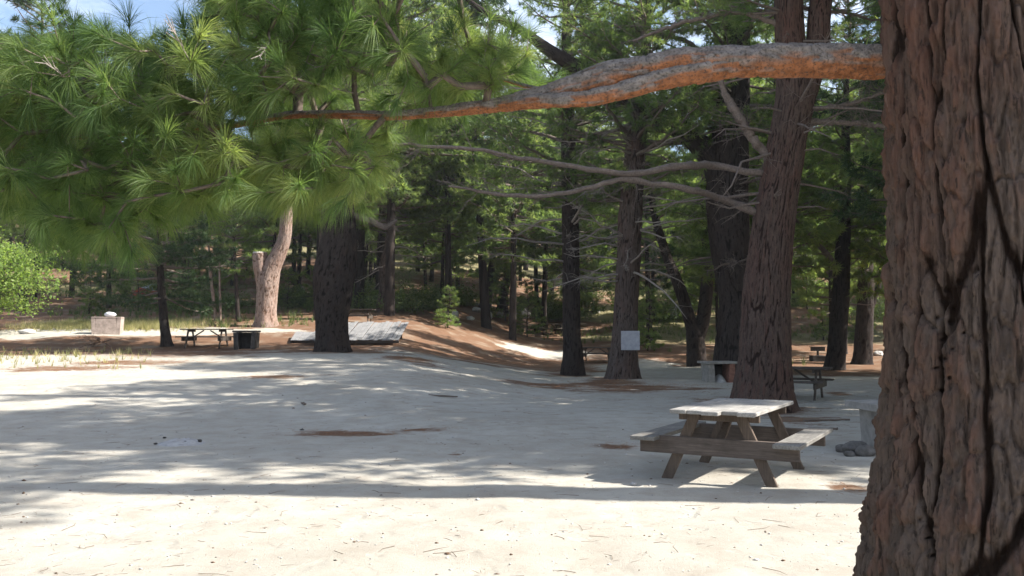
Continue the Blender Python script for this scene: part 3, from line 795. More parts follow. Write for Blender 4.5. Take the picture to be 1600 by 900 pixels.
# thick dark pine behind it
px_tree('very thick dark pine with a heavy leftward limb, half hidden behind the forked red-brown pine', (1150, 592),
        [(1148, 592, 76), (1149, 560, 70), (1151, 480, 58), (1146, 430, 60), (1140, 380, 66), (1136, 300, 70), (1142, 200, 60), (1150, 100, 46), (1152, 0, 42), (1160, -150, 30), (1165, -300, 12)],
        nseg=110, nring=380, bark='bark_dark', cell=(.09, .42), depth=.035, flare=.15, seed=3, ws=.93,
        crown=dict(H=17, hb=9, rad=4.6, **CR), snags=(4, 9, 24, (1, 3), 6),
        forks=([(1130, 290, 44), (1112, 250, 38), (1080, 215, 34), (1040, 188, 32), (1000, 165, 28), (950, 140, 26), (905, 108, 24), (860, 80, 20), (815, 48, 14), (760, 20, 9), (700, -20, 5), (640, -40, 3)],),
        limbs=([(1140, 170, 10), (1080, 172, 8), (980, 200, 7), (900, 215, 4)], [(1140, 120, 9), (1060, 60, 8), (960, 70, 7), (860, 92, 4)], [(1150, 20, 9), (1080, -5, 8), (990, 40, 6), (880, 20, 4)]))
# pine with the sign
sign_tree = px_tree('dark pine with a pale split in its bark and a square board nailed on it', (973, 592),
        [(972, 592, 58), (973, 575, 50), (976, 520, 44), (980, 440, 41), (986, 320, 42), (995, 210, 37), (1004, 110, 28), (1008, 0, 23), (1011, -120, 14), (1013, -260, 5)],
        nseg=110, nring=330, bark='bark_grey', cell=(.09, .38), depth=.04, flare=.4, seed=4, ws=.87, gnarl=.12,
        crown=dict(H=17, hb=6.6, rad=5.2, **CR), snags=(3.5, 11, 60, (1.0, 3.4), 8))
px_tree('straight mid-sized dark pine just left of the one carrying the board', (893, 563),
        [(895, 563, 38), (895, 548, 31), (893, 510, 28), (892, 430, 27), (891, 350, 26), (889, 250, 24), (887, 150, 19), (885, 50, 14), (884, -60, 8)],
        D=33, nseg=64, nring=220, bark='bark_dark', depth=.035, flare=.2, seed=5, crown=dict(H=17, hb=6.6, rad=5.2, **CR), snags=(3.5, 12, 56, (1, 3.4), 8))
px_tree('stout dark pine with a swollen middle on the left, in front of the plank platform', (517, 549),
        [(517, 549, 54), (517, 535, 47), (517, 500, 49), (519, 460, 60), (524, 420, 65), (530, 380, 58), (531, 340, 49), (530, 300, 43), (528, 200, 36), (525, 50, 28), (524, -100, 12)],
        nseg=90, nring=300, bark='bark_dark', cell=(.09, .35), depth=.04, flare=.28, seed=6, gnarl=.10, crown=dict(H=17, hb=7, rad=5.4, **CR), snags=(4.6, 9, 14, (1, 3), 5),
        limbs=([(545, 335, 12), (580, 345, 10), (600, 355, 9), (620, 345, 5)],))
px_tree('slimmer pine leaning out from behind the stout dark trunk', (503, 500),
        [(503, 500, 24), (501, 470, 21), (502, 430, 22), (508, 390, 23), (512, 340, 21), (514, 270, 16), (516, 120, 9)], nseg=40, nring=120,
        bark='bark_grey', flare=.3, seed=7, crown=dict(H=17, hb=6.5, rad=4.4, **CR))
stump = px_tree('pale sunlit broken-topped pine with a sawn stub and a burnt hollow at its foot', (416, 509),
        [(416, 509, 40), (416, 496, 33), (417, 470, 31), (419, 440, 33), (425, 418, 29), (434, 400, 25), (444, 374, 20), (447, 345, 19), (450, 300, 16), (455, 200, 10)],
        nseg=80, nring=260, bark='bark_pale', cell=(.075, .26), depth=.022, flare=.25, seed=8, gnarl=.14, crown=dict(H=15, hb=7.8, rad=3.6, **CR),
        forks=([(416, 458, 26), (412, 434, 27), (408, 414, 24), (406, 396, 22)],))
bst = gp(416, 509); cst = at(406, 395.5, bst[1]) - bst; mb = MB()
add_tube(mb, [cst - np.array([0, 0, .02]), cst + np.array([0, 0, .05])], [11 / F * bst[1], 10.4 / F * bst[1]], 18)
obj('sawn_top', mb.mesh('sawn_top', False), M['white_wood'], stump)
px_tree('crooked slender pine on the slope behind the platform', (597, 488),
        [(597, 488, 24), (598, 475, 19), (600, 450, 16), (599, 415, 14), (607, 385, 13), (611, 345, 12), (616, 290, 11), (625, 200, 8), (628, 100, 5)],
        nseg=40, nring=150, bark='bark_grey', flare=.3, seed=9, crown=dict(H=18, hb=4.8, rad=5.2, **CR), snags=(2, 12, 46, (1, 3.2), 7))
px_tree('low-branched dark pine beside the left picnic table', (260, 541),
        [(262, 541, 21), (259, 525, 16), (256, 500, 14), (253, 460, 12), (249, 400, 10), (245, 330, 8), (243, 250, 5)],
        nseg=36, nring=120, bark='bark_dark', cell=(.1, .3), depth=.02, flare=.25, seed=10, crown_mat='needle_dark',
        crown=dict(H=8.6, hb=2.1, rad=4.1, per=(4, 6), gap=.36, nb=20, w=.022, tuft=.2, droop=.16))
px_tree('left dark straight pine of the pair by the small grill', (1305, 578),
        [(1304, 578, 36), (1306, 560, 29), (1311, 500, 27), (1315, 430, 25), (1319, 350, 20), (1321, 250, 15), (1322, 120, 8)],
        nseg=50, nring=160, bark='bark_dark', flare=.2, seed=12, crown=dict(H=15, hb=6.3, rad=4, **CR), snags=(2.5, 7, 14, (.8, 2.2), 4),
        limbs=([(1312, 420, 9), (1290, 395, 9), (1265, 365, 7), (1235, 335, 5)],))
px_tree('right dark pine of the pair by the small grill, with a thin curved side stem', (1346, 569),
        [(1346, 569, 32), (1348, 555, 28), (1351, 500, 26), (1353, 440, 24), (1352, 380, 19), (1351, 300, 15), (1350, 180, 8)],
        nseg=50, nring=160, bark='bark_dark', flare=.2, seed=13, crown=dict(H=15, hb=6.5, rad=4, **CR), snags=(2.5, 7, 14, (.8, 2.2), 4),
        forks=([(1356, 490, 12), (1368, 460, 9), (1376, 430, 8), (1373, 395, 8), (1367, 350, 7), (1372, 300, 6)],))
px_tree('dark pine splitting into a V low down, seen between the big trunks', (1088, 546),
        [(1088, 546, 30), (1086, 525, 28), (1078, 500, 20), (1062, 450, 18), (1042, 400, 15), (1024, 340, 12), (1010, 260, 8)],
        D=42, nseg=44, nring=140, bark='bark_dark', flare=.2, seed=14, crown=dict(H=13, hb=6.5, rad=3.5, **CR),
        forks=([(1088, 530, 24), (1098, 500, 22), (1104, 450, 20), (1106, 400, 18), (1104, 330, 15), (1100, 250, 9)],))
THIN = [('slim dark trunk standing right of the pine with the board', (1016, 536), [(1016, 536, 13), (1014, 500, 9), (1012, 440, 8), (1010, 380, 6), (1008, 300, 4)], 15),
        ('slim dark trunk left of the straight mid-sized pine, beside a far table', (851, 512), [(851, 512, 12), (850, 480, 9), (852, 430, 8), (853, 380, 7), (856, 300, 4)], 16),
        ('short leaning dark pine above the white boulders, the left one of two', (757, 487), [(757, 487, 24), (760, 465, 17), (766, 435, 14), (770, 400, 9), (776, 340, 5)], 17),
        ('short dark pine above the white boulders, the right one of two', (784, 487), [(784, 487, 20), (786, 465, 15), (792, 435, 12), (796, 400, 9), (800, 340, 5)], 18),
        ('thin dark stem left of the pale broken-topped pine', (374, 502), [(374, 502, 9), (371, 480, 7), (369, 440, 6), (366, 390, 5), (366, 330, 3)], 19),
        ('spindly pine on the shaded slope in the middle of the clearing edge', (664, 470), [(664, 470, 6), (665, 450, 5), (664, 420, 5), (662, 370, 3)], 24),
        ('dark spindly trunk rising between the pair by the grill and the forked pine', (1300, 560), [(1300, 560, 9), (1299, 500, 8), (1298, 430, 7), (1293, 370, 6), (1280, 300, 3)], 25)]
for lab, base, pts, sd_ in THIN:
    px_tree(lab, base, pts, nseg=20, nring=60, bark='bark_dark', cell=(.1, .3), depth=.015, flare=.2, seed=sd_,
            crown=dict(H=9.5 if sd_ in (15, 16) else 7.5, hb=3.4 if sd_ in (15, 16) else 2.6, rad=2.6, nb=18, w=.028, tuft=.24, gap=.4), crown_mat='needle_dark' if sd_ in (15, 16) else 'needle')

# two slender white stems
for lab, base, pts in [('slender whitish birch stem, left of two by the left table', (338, 501), [(338, 501, 6), (334, 470, 5), (329, 430, 5), (326, 380, 3)]),
                       ('slender straight whitish birch stem, right of two by the left table', (344, 501), [(344, 501, 4), (344, 470, 4), (343, 430, 3), (344, 380, 2)])]:
    px_tree(lab, base, pts, nseg=14, nring=40, bark='bark_pale', cell=(.1, .2), depth=.004, flare=.2, seed=27, kind='birch_tree', cat='birch tree',
            crown=dict(H=6.2, hb=3.2, rad=1.4, nb=8, w=.03, tuft=.12), crown_mat='shrub')

def leaf_cards(mb, P, rg, size, nper, spread, shade=None):
    n = len(P) * nper; Q = np.repeat(P, nper, 0) + rg.normal(0, spread, (n, 3))
    d = unit(rg.normal(size=(n, 3)) + np.array([0, 0, .4])); u = unit(np.cross(d, rg.normal(size=(n, 3)))); v = np.cross(d, u)
    s = (size * rg.uniform(.6, 1.2, n))[:, None]
    V = np.stack([Q - u * s, Q - v * s * .55 + u * s * .1, Q + u * s + d * s * .2, Q + v * s * .55 + u * s * .1], 1).reshape(-1, 3)
    k = np.arange(n)[:, None] * 4
    tone = (np.repeat(shade, nper) if shade is not None else .5) + rg.uniform(-.2, .2, n)
    mb.add(V, k + np.array([[0, 1, 2, 3]]), None, tone=np.repeat(tone, 4))
def broadleaf(label, base, H, rad, hb, seed, trunk_px=12, lean=0.0, mat='maple', kind='maple_tree', cat='maple tree', D=None):
    b = gp(*base); rg = np.random.default_rng(seed); root = empty(kind, b, label, cat)
    mb = MB(); r = trunk_px / 2 / F * b[1]
    P = np.array([(0, 0, -.1), (lean * .3, 0, H * .2), (lean * .7, 0, H * .45), (lean, 0, H * .8)])
    bark_tube(mb, P, [r, r * .85, r * .6, r * .2], 24, 60, .1, .3, .012, .2, seed)
    cen = np.array([lean * .7, 0, (H + hb) / 2]); LP, LS = [], []; tips = []
    A0, A1, a0, a1 = [], [], [], []
    for k in range(70):
        d = unit(rg.normal(size=3)); q = cen + d * np.array([rad, rad, (H - hb) / 2]) * rg.uniform(.35, 1.2)
        s = np.interp(q[2] * .6, P[:, 2], P[:, 0]); o = np.array([s, 0, min(H * .7, max(H * .2, q[2] * .6))])
        m1 = (o + q) / 2 + rg.normal(0, .15, 3); A0 += [o, m1]; A1 += [m1, q]; a0 += [.03, .018]; a1 += [.018, .006]
        for j in range(9):
            e = q + rg.normal(0, .38, 3) * np.array([1, 1, .55]); A0.append(q); A1.append(e); a0.append(.006); a1.append(.003); LP.append(e); LS.append(rg.uniform(.2, .9))
    add_prisms(mb, A0, A1, np.array(a0), np.array(a1), cav=1.0, tint=.3)
    obj('trunk', mb.mesh('trunk'), M['bark_grey'], root)
    lm = MB(); leaf_cards(lm, np.array(LP), rg, .085, 15, .2, np.array(LS)); obj('crown', lm.mesh('crown', False), M[mat], root)
    return root
broadleaf('bright pale-green young maple at the left edge in full sun', (-30, 522), 4.9, 2.6, .9, 51, 14, .3)

# ------------------------------------------------------------------ hillside forest: five kinds, copied
PROT = []
rgp = np.random.default_rng(77)
for q, (H, hb, rad, dn) in enumerate([(15, 4.2, 3.6, 0), (12, 3.0, 3.2, 0), (17, 5.5, 4.0, .12), (9, 2.0, 2.6, 0), (5.0, .5, 1.9, 0), (14, 4.4, 3.4, .25)]):
    mb = MB(); x = rgp.normal(0, .25); 
    C, r = bark_tube(mb, [(0, 0, -.3), (0, 0, .1), (x * .5, 0, H * .3), (x, .1, H * .6), (x * .8, 0, H * .97)], [H * .0135 + .03, H * .012 + .02, H * .009, H * .006, .015], 14, 40, .12, .4, .015, .2, 80 + q)
    cl, cn = pine_crown(200 + q, H, hb, rad, .1, lambda z: (float(np.interp(z, C[:, 2], C[:, 0])), float(np.interp(z, C[:, 2], C[:, 1]))),
                        nb=13, w=.042, tuft=.30, gap=.46, dead=dn, per=(4, 6))
    PROT.append((mb.mesh('trunk'), cl.mesh('limbs'), cn.mesh('crown', False), H, rad))
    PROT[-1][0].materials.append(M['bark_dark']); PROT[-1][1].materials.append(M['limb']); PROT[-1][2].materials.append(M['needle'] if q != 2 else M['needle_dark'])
def forest_tree(k, x, y, s, rz, label, group):
    t, l, c, H, rad = PROT[k]
    root = empty('pine_tree', (x, y, float(ground_z(x, y))), label, 'pine tree', group, rz); root.scale = (s, s, s * rgp.uniform(.92, 1.1))
    obj('trunk', t, None, root); obj('limbs', l, None, root); obj('crown', c, None, root)
placed = []
def try_place(x, y, k, s, mind, label, group):
    for (a, b, c) in placed:
        if (a - x)**2 + (b - y)**2 < (mind)**2: return False
    for (a, b) in PXT:
        if (a - x)**2 + (b - y)**2 < 2.2**2: return False
    placed.append((x, y, s)); forest_tree(k, x, y, s, rgp.uniform(0, 6.28), label, group); return True
HL, HG = 'pine tree in the dense wood covering the slope behind the clearing', 'pines of the wooded slope'
n_ = 0; tries = 0
while n_ < 140 and tries < 9000:
    tries += 1
    y = 47 + 85 * rgp.random() ** 1.2; x = y * rgp.uniform(-.78, .78)
    if y < 62 and rgp.random() < .55: continue
    k = int(rgp.choice([0, 1, 2, 3, 5], p=[.26, .26, .18, .16, .14]))
    if try_place(x, y, k, rgp.uniform(.85, 1.3), 2.9 + y * .02, HL, HG): n_ += 1
for x, y, k, q in [(-6.9, 48, 0, 1.6), (-1.6, 53, 2, 1.5), (-9.5, 53, 0, 1.7), (12, 50, 0, 1.5), (20, 52, 2, 1.4), (8, 58, 0, 1.4), (17, 63, 0, 1.5), (29, 58, 2, 1.4), (3, 60, 0, 1.7), (-9, 58, 2, 1.5), (-14, 62, 0, 1.5), (35, 56, 0, 1.5), (-5, 68, 0, 1.8), (6, 72, 0, 1.8)]:
    try_place(x, y, k, q, 1.5, HL, HG)
n_ = 0; tries = 0
while n_ < 26 and tries < 2000:                 # saplings in front of the wood
    tries += 1
    y = rgp.uniform(47, 75); x = y * rgp.uniform(-.5, .6)
    if try_place(x, y, 4, rgp.uniform(.45, .95), 2.0, 'bushy young pine at the foot of the wooded slope', 'young pines along the foot of the slope'): n_ += 1
for x, y, k, q in [(9.9, 37.5, 0, .95), (12.4, 41, 0, 1.1), (10.6, 33.5, 1, 1.1)]:  # added behind the big trunks to throw shade on the mid-distance sand
    placed.append((x, y, q)); forest_tree(k, x, y, q, rgp.uniform(0, 6.28), 'added shade-casting pine with its trunk hidden behind the forked red-brown pine', 'shade pines added behind the forked pine')
for x, y, k, q in [(-14, 50, 3, 1.2), (-20, 52, 1, 1.0), (-26, 55, 3, 1.4), (-11, 63, 3, 1.5), (-17, 68, 1, 1.3), (-7, 74, 3, 1.6), (-31, 60, 1, 1.2), (-24, 66, 3, 1.6), (-36, 70, 1, 1.3)]:
    try_place(x, y, k, q, 1.2, HL, HG)
n_ = 0; tries = 0
while n_ < 62 and tries < 4000:                 # understory closing the view up the slope
    tries += 1
    y = rgp.uniform(64, 118); x = y * rgp.uniform(-.72, .66)
    if try_place(x, y, int(rgp.choice([4, 3])), rgp.uniform(1.2, 2.0), 2.6, 'bushy pine crowding the upper part of the wooded slope', 'bushy pines of the upper slope'): n_ += 1
# taller pines standing round the clearing, out of the picture: they throw its shade
OFF = [(15.5, 12.4, 0, 1.35), (18, 29, 0, 1.7), (17, 24, 0, 1.6), (21.5, 34, 0, 1.6), (10.5, 12.9, 0, 1.45), (14, 14.6, 0, 1.4), (12.2, 19.5, 0, 1.4), (17, 12.0, 0, 1.3), (17, 12.4, 1, 1.1), (12.5, 17.5, 0, 1.0), (17.5, 17, 0, 1.05), (15.5, 22.5, 0, 1.1), (20, 27, 0, 1.05), (22, 20, 1, 1.2), (19, 33, 2, 1.0),
       (26, 32, 0, 1.1), (30, 24, 0, 1.1), (22.5, 14.5, 0, 1.1), (-19, 26, 2, 1.0), (-24, 33, 0, 1.0), (-17, 17, 2, 1.0), (14, 26, 0, 1.0), (17.5, 37, 1, 1.2), (28, 16, 0, 1.2), (10.5, 21, 2, .9), (24, 26, 0, 1.2)]
def tall_pine():
    b = np.array([9.6, 8.05, float(ground_z(9.6, 8.05))]); root = empty('pine_tree', b, 'tall straight pine beside the clearing, standing nearest to the massive one, outside the view', 'pine tree')
    mb = MB(); C, r = bark_tube(mb, [(0, 0, -.2), (0, 0, 2), (.05, .05, 7), (0, .1, 13), (0, 0, 19)], [.5, .43, .38, .28, .04], 40, 120, .13, .5, .03, .2, 91)
    cl, cn = pine_crown(92, 19, 12.5, 2.8, .1, lambda z: (0, .05), **CR)
    obj('trunk', mb.mesh('trunk'), M['bark_grey'], root); obj('limbs', cl.mesh('limbs'), M['limb'], root); obj('crown', cn.mesh('crown', False), M['needle'], root)
tall_pine()
for x, y, k, s in OFF:
    placed.append((x, y, s)); forest_tree(k, x, y, s, rgp.uniform(0, 6.28), 'pine standing beside the clearing outside the view', 'pines beside the clearing')

# ------------------------------------------------------------------ picnic tables
def make_table(loc, rz, label, dark=False, group='picnic tables on the campground', stag=True):
    rg = np.random.default_rng(9); root = empty('picnic_table', loc, label, 'picnic table', group, rz)
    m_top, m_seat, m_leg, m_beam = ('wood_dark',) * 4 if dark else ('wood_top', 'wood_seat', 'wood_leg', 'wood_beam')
    # long axis = local Y
    mb = MB(); nb_ = 5; wd = .182
    for i in range(nb_):
        x = (i - 2) * (wd + .003); e = [0, .035, -.03, .05, -.02][i]
        mb.box((x, e, .745 + rg.uniform(-.002, .002)), (wd, 1.86 + [0, .04, .08, -.02, .05][i], .042))
    obj('tabletop', mb.mesh('tabletop', False), M[m_top], root)
    for s in (-1, 1):
        mb = MB(); mb.box((s * .77, 0, .44), (.28, 1.9, .045)); obj('seat', mb.mesh('seat', False), M[m_seat], root)
    for y in (-.66, .6):
        sy = 1 if y > 0 else -1
        mb = MB(); mb.box((0, y, .685), (.88, .045, .09)); obj('cleat', mb.mesh('cleat', False), M[m_leg], root)
        mb = MB(); mb.box((0, y + sy * .0455 * 2 - sy * .0, .368), (1.72, .05, .19)); obj('crossbeam', mb.mesh('crossbeam', False), M[m_beam], root)
        for s in (-1, 1):
            mb = MB(); x0, x1, z0, z1 = s * .58, s * .24, -.03, .72; L = math.hypot(x0 - x1, z1 - z0); a = math.atan2(x1 - x0, z1 - z0)
            mb.box(((x0 + x1) / 2, y + sy * .046, (z0 + z1) / 2), (.115, .042, L), roty(a)); obj('leg', mb.mesh('leg', False), M[m_leg], root)
        mb = MB(); y0, y1, z0, z1 = y + sy * .02, y - sy * .5, .37, .70; L = math.hypot(y0 - y1, z1 - z0); a = -math.atan2(y1 - y0, z1 - z0)
        mb.box((0, (y0 + y1) / 2, (z0 + z1) / 2), (.09, .04, L), rotx(a)); obj('brace', mb.mesh('brace', False), M[m_leg], root)
    return root
def on_ground(x, y, dz=0.0): return (x, y, float(ground_z(x, y)) + dz)
YAW = .52
t1 = make_table(on_ground(2.56, 9.85), -YAW, 'large weathered picnic table with a bleached top in front of the forked pine')
def far_table(base, rz, label, dark=True):
    p = gp(*base); t = make_table((p[0], p[1], p[2]), rz, label, dark); return t
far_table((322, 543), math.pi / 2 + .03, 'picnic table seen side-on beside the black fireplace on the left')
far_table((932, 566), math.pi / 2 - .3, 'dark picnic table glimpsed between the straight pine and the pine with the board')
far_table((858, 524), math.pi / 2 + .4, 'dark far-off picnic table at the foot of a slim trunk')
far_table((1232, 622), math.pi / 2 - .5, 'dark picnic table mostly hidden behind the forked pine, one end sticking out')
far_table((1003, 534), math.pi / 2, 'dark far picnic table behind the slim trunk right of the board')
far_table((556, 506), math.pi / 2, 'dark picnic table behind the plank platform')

# ------------------------------------------------------------------ fireplaces
def fireplace(loc, rz, label, w=.95, d=.8, h=.68, walls='concrete', slab='concrete', one=None, ash=True, open_=True, sl=.09, over=.12):
    root = empty('fireplace', loc, label, 'fireplace', 'campground fireplaces', rz)
    for s in (-1, 1):
        mb = MB(); mb.box((s * (w / 2 - .09), 0, h / 2 - .04), (.18, d, h + .08), rot=roty(s * .05)); obj('side_wall', mb.mesh('side_wall', False), M[one if (one and s > 0) else walls], root)
    mb = MB(); mb.box((0, d / 2 - .08, h / 2 - .04), (w - .37, .15, h + .075)); obj('back_wall', mb.mesh('back_wall', False), M['soot_shade'], root)
    if not open_: mb = MB(); mb.box((0, -d / 2 + .06, h / 2 - .04), (w - .37, .12, h + .07)); obj('front_wall', mb.mesh('front_wall', False), M[walls], root)
    mb = MB(); mb.box((0, 0, h + sl / 2 + .005), (w + over * 2, d + over * 1.4, sl)); obj('top_slab', mb.mesh('top_slab', False), M[slab], root)
    if ash:
        k = 14; X, Y = np.meshgrid(np.linspace(-1, 1, k), np.linspace(-1, 1, k)); Z = .26 * np.clip(1 - X**2 - Y**2, 0, 1) + .03 * fbm(X * 3, Y * 3, 0, 3) - .02
        i = np.arange(k - 1)[:, None] * k; j = np.arange(k - 1)[None]
        mb = MB(); mb.add(np.stack([X * (w / 2 - .2), Y * d * .45 - .1, Z], -1).reshape(-1, 3), np.stack([i + j, i + j + 1, i + k + j + 1, i + k + j], -1).reshape(-1, 4))
        obj('ash_bed', mb.mesh('ash_bed'), M['ash'], root)
    return root
p = gp(385, 545); fireplace(p, .1, 'fireplace coloured black for shade, with a flat slab top right of the left picnic table', .85, .8, .66, 'soot_shade', 'soot_shade', ash=False, over=.05, sl=.07)
p = gp(1122, 597); fireplace(p, .1, 'open fireplace with a heap of ash and one reddish side, against the thick dark pine', .84, .8, .6, 'concrete', 'concrete', one='brick', sl=.07)
p = gp(1418, 706); fireplace(p, .12, 'solid grey concrete fireplace half hidden by the massive pine on the right', .82, .95, .56, 'concrete', 'concrete', ash=False, open_=False, sl=.10, over=.17)
fp = gp(168, 521); pk = fireplace(fp, .25, 'pinkish sunlit fireplace standing in dry grass with a white bundle on it', 1.25, .8, .72, 'concrete_pink', 'concrete_pink', ash=False, open_=False, over=.02, sl=.05)

def blob(mb, c, r, rg, n=14, amp=.3, s=1, **attrs):
    """rounded irregular lump"""
    th = np.linspace(0, np.pi, n); ph = np.linspace(0, 2 * np.pi, n * 2, endpoint=False)
    A, B = np.meshgrid(ph, th); D = np.stack([np.sin(B) * np.cos(A), np.sin(B) * np.sin(A), np.cos(B)], -1)
    o = rg.uniform(0, 99); k = 1 + amp * 2 * (fbm(D[..., 0] * 1.5 + o, D[..., 1] * 1.5, D[..., 2] * 1.5, s, 4) - .5) 
    f1 = np.abs(vnoise(D[..., 0] * 1.2 + o, D[..., 1] * 1.2, D[..., 2] * 1.2 + 4, s + 2) - .5); k = k - amp * .5 * f1
    V = (D * k[..., None] * np.asarray(r)).reshape(-1, 3); m = n * 2
    i = np.arange(n - 1)[:, None] * m; j = np.arange(m)[None]; j2 = (j + 1) % m
    mb.add(V + np.asarray(c), np.stack([i + j, i + m + j, i + m + j2, i + j2], -1).reshape(-1, 4), **attrs)
rg_ = np.random.default_rng(15)
def lump(name, loc, r, mat, label, cat, group=None, amp=.3, sink=.3, seed=1):
    mb = MB(); blob(mb, (0, 0, r[2] * (1 - sink)), r, rg_, 14, amp, seed)
    return tag(obj(name, mb.mesh(name), M[mat], None, tuple(loc)), label, cat, group)
tb = np.array(fp) + np.array([.1, .0, .772])
lump('cloth_bundle', tb, (.26, .2, .13), 'white', 'white rounded bundle lying on top of the pinkish fireplace', 'bundle', None, .15, .12, 3)

# small barbecue grill far right
def grill(base, label):
    b = gp(*base); root = empty('charcoal_grill', b, label, 'grill')
    mb = MB(); mb.box((0, 0, .62), (.62, .42, .2)); mb.box((0, 0, .735), (.74, .5, .03)); obj('firebox', mb.mesh('firebox', False), M['steel'], root)
    mb = MB(); mb.box((0, 0, .25), (.09, .09, .54)); obj('post', mb.mesh('post', False), M['steel'], root)
    mb = MB(); mb.box((0, 0, .12), (.7, .6, .3), jit=.05); obj('footing', mb.mesh('footing', False), M['soot_shade'], root)
grill((1278, 564), 'small dark grill on a low footing left of the right-hand pair of pines')

# stones beside the concrete fireplace
for q, (px, py, r, lab) in enumerate([(1336, 707, .13, 'largest dark stone of the ring at the foot of the concrete fireplace'), (1318, 706, .085, 'low dark stone at the left end of the ring by the concrete fireplace'),
                                      (1328, 713, .06, 'small front stone of the ring by the concrete fireplace'), (1352, 712, .11, 'dark stone of the ring right against the massive pine')]):
    p = gp(px, py); lump('stone', p, (r * 1.35, r, r * .75), 'rock_dark', lab, 'stone', 'dark stones by the concrete fireplace', .3, .35, 20 + q)
# pale boulders at the foot of the slope
for q, (px, py, w, h, lab) in enumerate([(706, 497, 22, 14, 'pale rounded boulder furthest left in the row at the foot of the slope'), (735, 500, 12, 6, 'small flat pale boulder right of the rounded left one'),
        (762, 497, 14, 10, 'ochre-white boulder below the leaning short pine'), (782, 496, 10, 12, 'upright whitish boulder below the right short pine'),
        (815, 497, 26, 15, 'largest brightest white boulder in the row'), (845, 492, 20, 8, 'grey boulder right of the largest white one'), (745, 487, 14, 7, 'grey boulder behind the row, below the leaning short pine'),
        (930, 490, 14, 7, 'pale boulder on the slope seen left of the board pine'), (1012, 478, 22, 5, 'flat pale slab of rock right of the board pine'), (876, 486, 14, 8, 'grey boulder just left of the straight mid-sized pine'),
        (640, 478, 12, 6, 'pale boulder right of the crooked slender pine'), (42, 521, 22, 7, 'pale boulder under the maple at the left'), (1372, 556, 14, 8, 'grey boulder beside the massive pine on the right')]):
    p = gp(px, py); s = p[1] / F
    lump('boulder', p, (w * s * .55, w * s * .4, h * s * .62), 'rock', lab, 'boulder', 'pale boulders along the slope', .38, .38, 40 + q)

# ------------------------------------------------------------------ plank platform, sign, tent
def platform():
    p = gp(586, 540); root = empty('plank_platform', p, 'low bleached plank platform sagging at its front edge behind the stout dark pine', 'platform', None)
    s = p[1] / F
    x0, x1 = -100 * s, 46 * s; L = 3.6
    mb = MB(); n = 22; wd = (x1 - x0) / n; rg = np.random.default_rng(4)
    for i in range(n):
        x = x0 + wd * (i + .5); tilt = .22 + rg.normal(0, .006)
        mb.box((x - .25, L / 2, .22 + L / 2 * tilt + rg.uniform(-.012, .012)), (wd - .02, L + rg.uniform(-.12, .08), .035), rot=rotx(tilt))
    obj('deck', mb.mesh('deck', False), M['wood_pale'], root)
    mb = MB(); mb.box(((x0 + x1) / 2 - .25, .12, .15), (x1 - x0, .05, .10)); obj('joist', mb.mesh('joist', False), M['wood_dark'], root)
    mb = MB(); mb.box(((x0 + x1) / 2 - .25, L - .5, .45), (x1 - x0 - .5, .05, .7)); obj('joist', mb.mesh('joist', False), M['wood_dark'], root)
    p = gp(470, 536); root = empty('plank_platform', p, 'second pale plank platform, lower, left of the stout dark pine', 'platform', None, .12)
    mb = MB()
    for i in range(9): mb.box((i * .16 - .35, .8, .1 + .2 * .95 + rg.uniform(-.01, .01)), (.15, 1.9 - .05 * i, .035), rot=rotx(.2))
    obj('deck', mb.mesh('deck', False), M['wood_pale'], root)
    mb = MB(); mb.box((.28, .05, .06), (1.5, .06, .1)); obj('joist', mb.mesh('joist', False), M['wood_dark'], root)
platform()
def sign():
    b = gp(973, 592); D = b[1] - .62; c = at(985, 532, D); s = D / F
    root = empty('notice_board', (c[0], c[1], c[2]), 'plain faded whitish square board fixed to the dark pine with the pale split', 'sign', None, -.12)
    mb = MB(); mb.box((0, 0, 0), (29 * s, .03, 30 * s)); obj('panel', mb.mesh('panel', False), M['sign'], root)
    mb = MB(); mb.box((-.0, .05, 0), (.09, .06, 38 * s)); obj('batten', mb.mesh('batten', False), M['wood_dark'], root)
sign()
def tent():
    b = gp(104, 500); b = b + np.array([-.6, 12, 0]); b[2] = ground_z(b[0], b[1]); s = b[1] / F
    root = empty('dome_tent', b, 'low faded red tent with a pale grey top behind the maple on the left', 'tent')
    mb = MB(); blob(mb, (0, 0, .1), (1.3, .9, 1.0), rg_, 18, .06, 5); obj('body', mb.mesh('body'), M['red'], root)
    mb = MB(); blob(mb, (.1, 0, .68), (.85, .7, .5), rg_, 16, .05, 6); obj('rain_fly', mb.mesh('rain_fly'), M['fly'], root)
tent()

# ------------------------------------------------------------------ stuff on the ground
def on_g(X, Y): return np.stack([X, Y, ground_z(X, Y)], -1)
def blades(name, X, Y, h, w, mat, label, rg, lean=.35, nper=6):
    P = on_g(X, Y); D = np.tile(np.array([[0, 0, 1.]]), (len(P), 1)); mb = MB()
    tuft_mesh(mb, P, D, h, nper, w, rg, (3, 35), .05, False, rg.uniform(0, 1, len(P)))
    return tag(obj(name, mb.mesh(name, False), M[mat]), label, 'grass' if 'grass' in name else None, None, 'stuff')
rg = np.random.default_rng(88)
gx, gy, _ = gp(175, 512)
X = gx + rg.normal(0, 2.4, 2600); Y = gy + rg.normal(0, .8, 2600) + .3
k = (np.abs(X - fp[0]) > .9) | (np.abs(Y - fp[1]) > .6)
blades('dry_grass', X[k], Y[k], .42, .012, 'drygrass', 'pale dry grass round the pinkish fireplace on the left', rg)
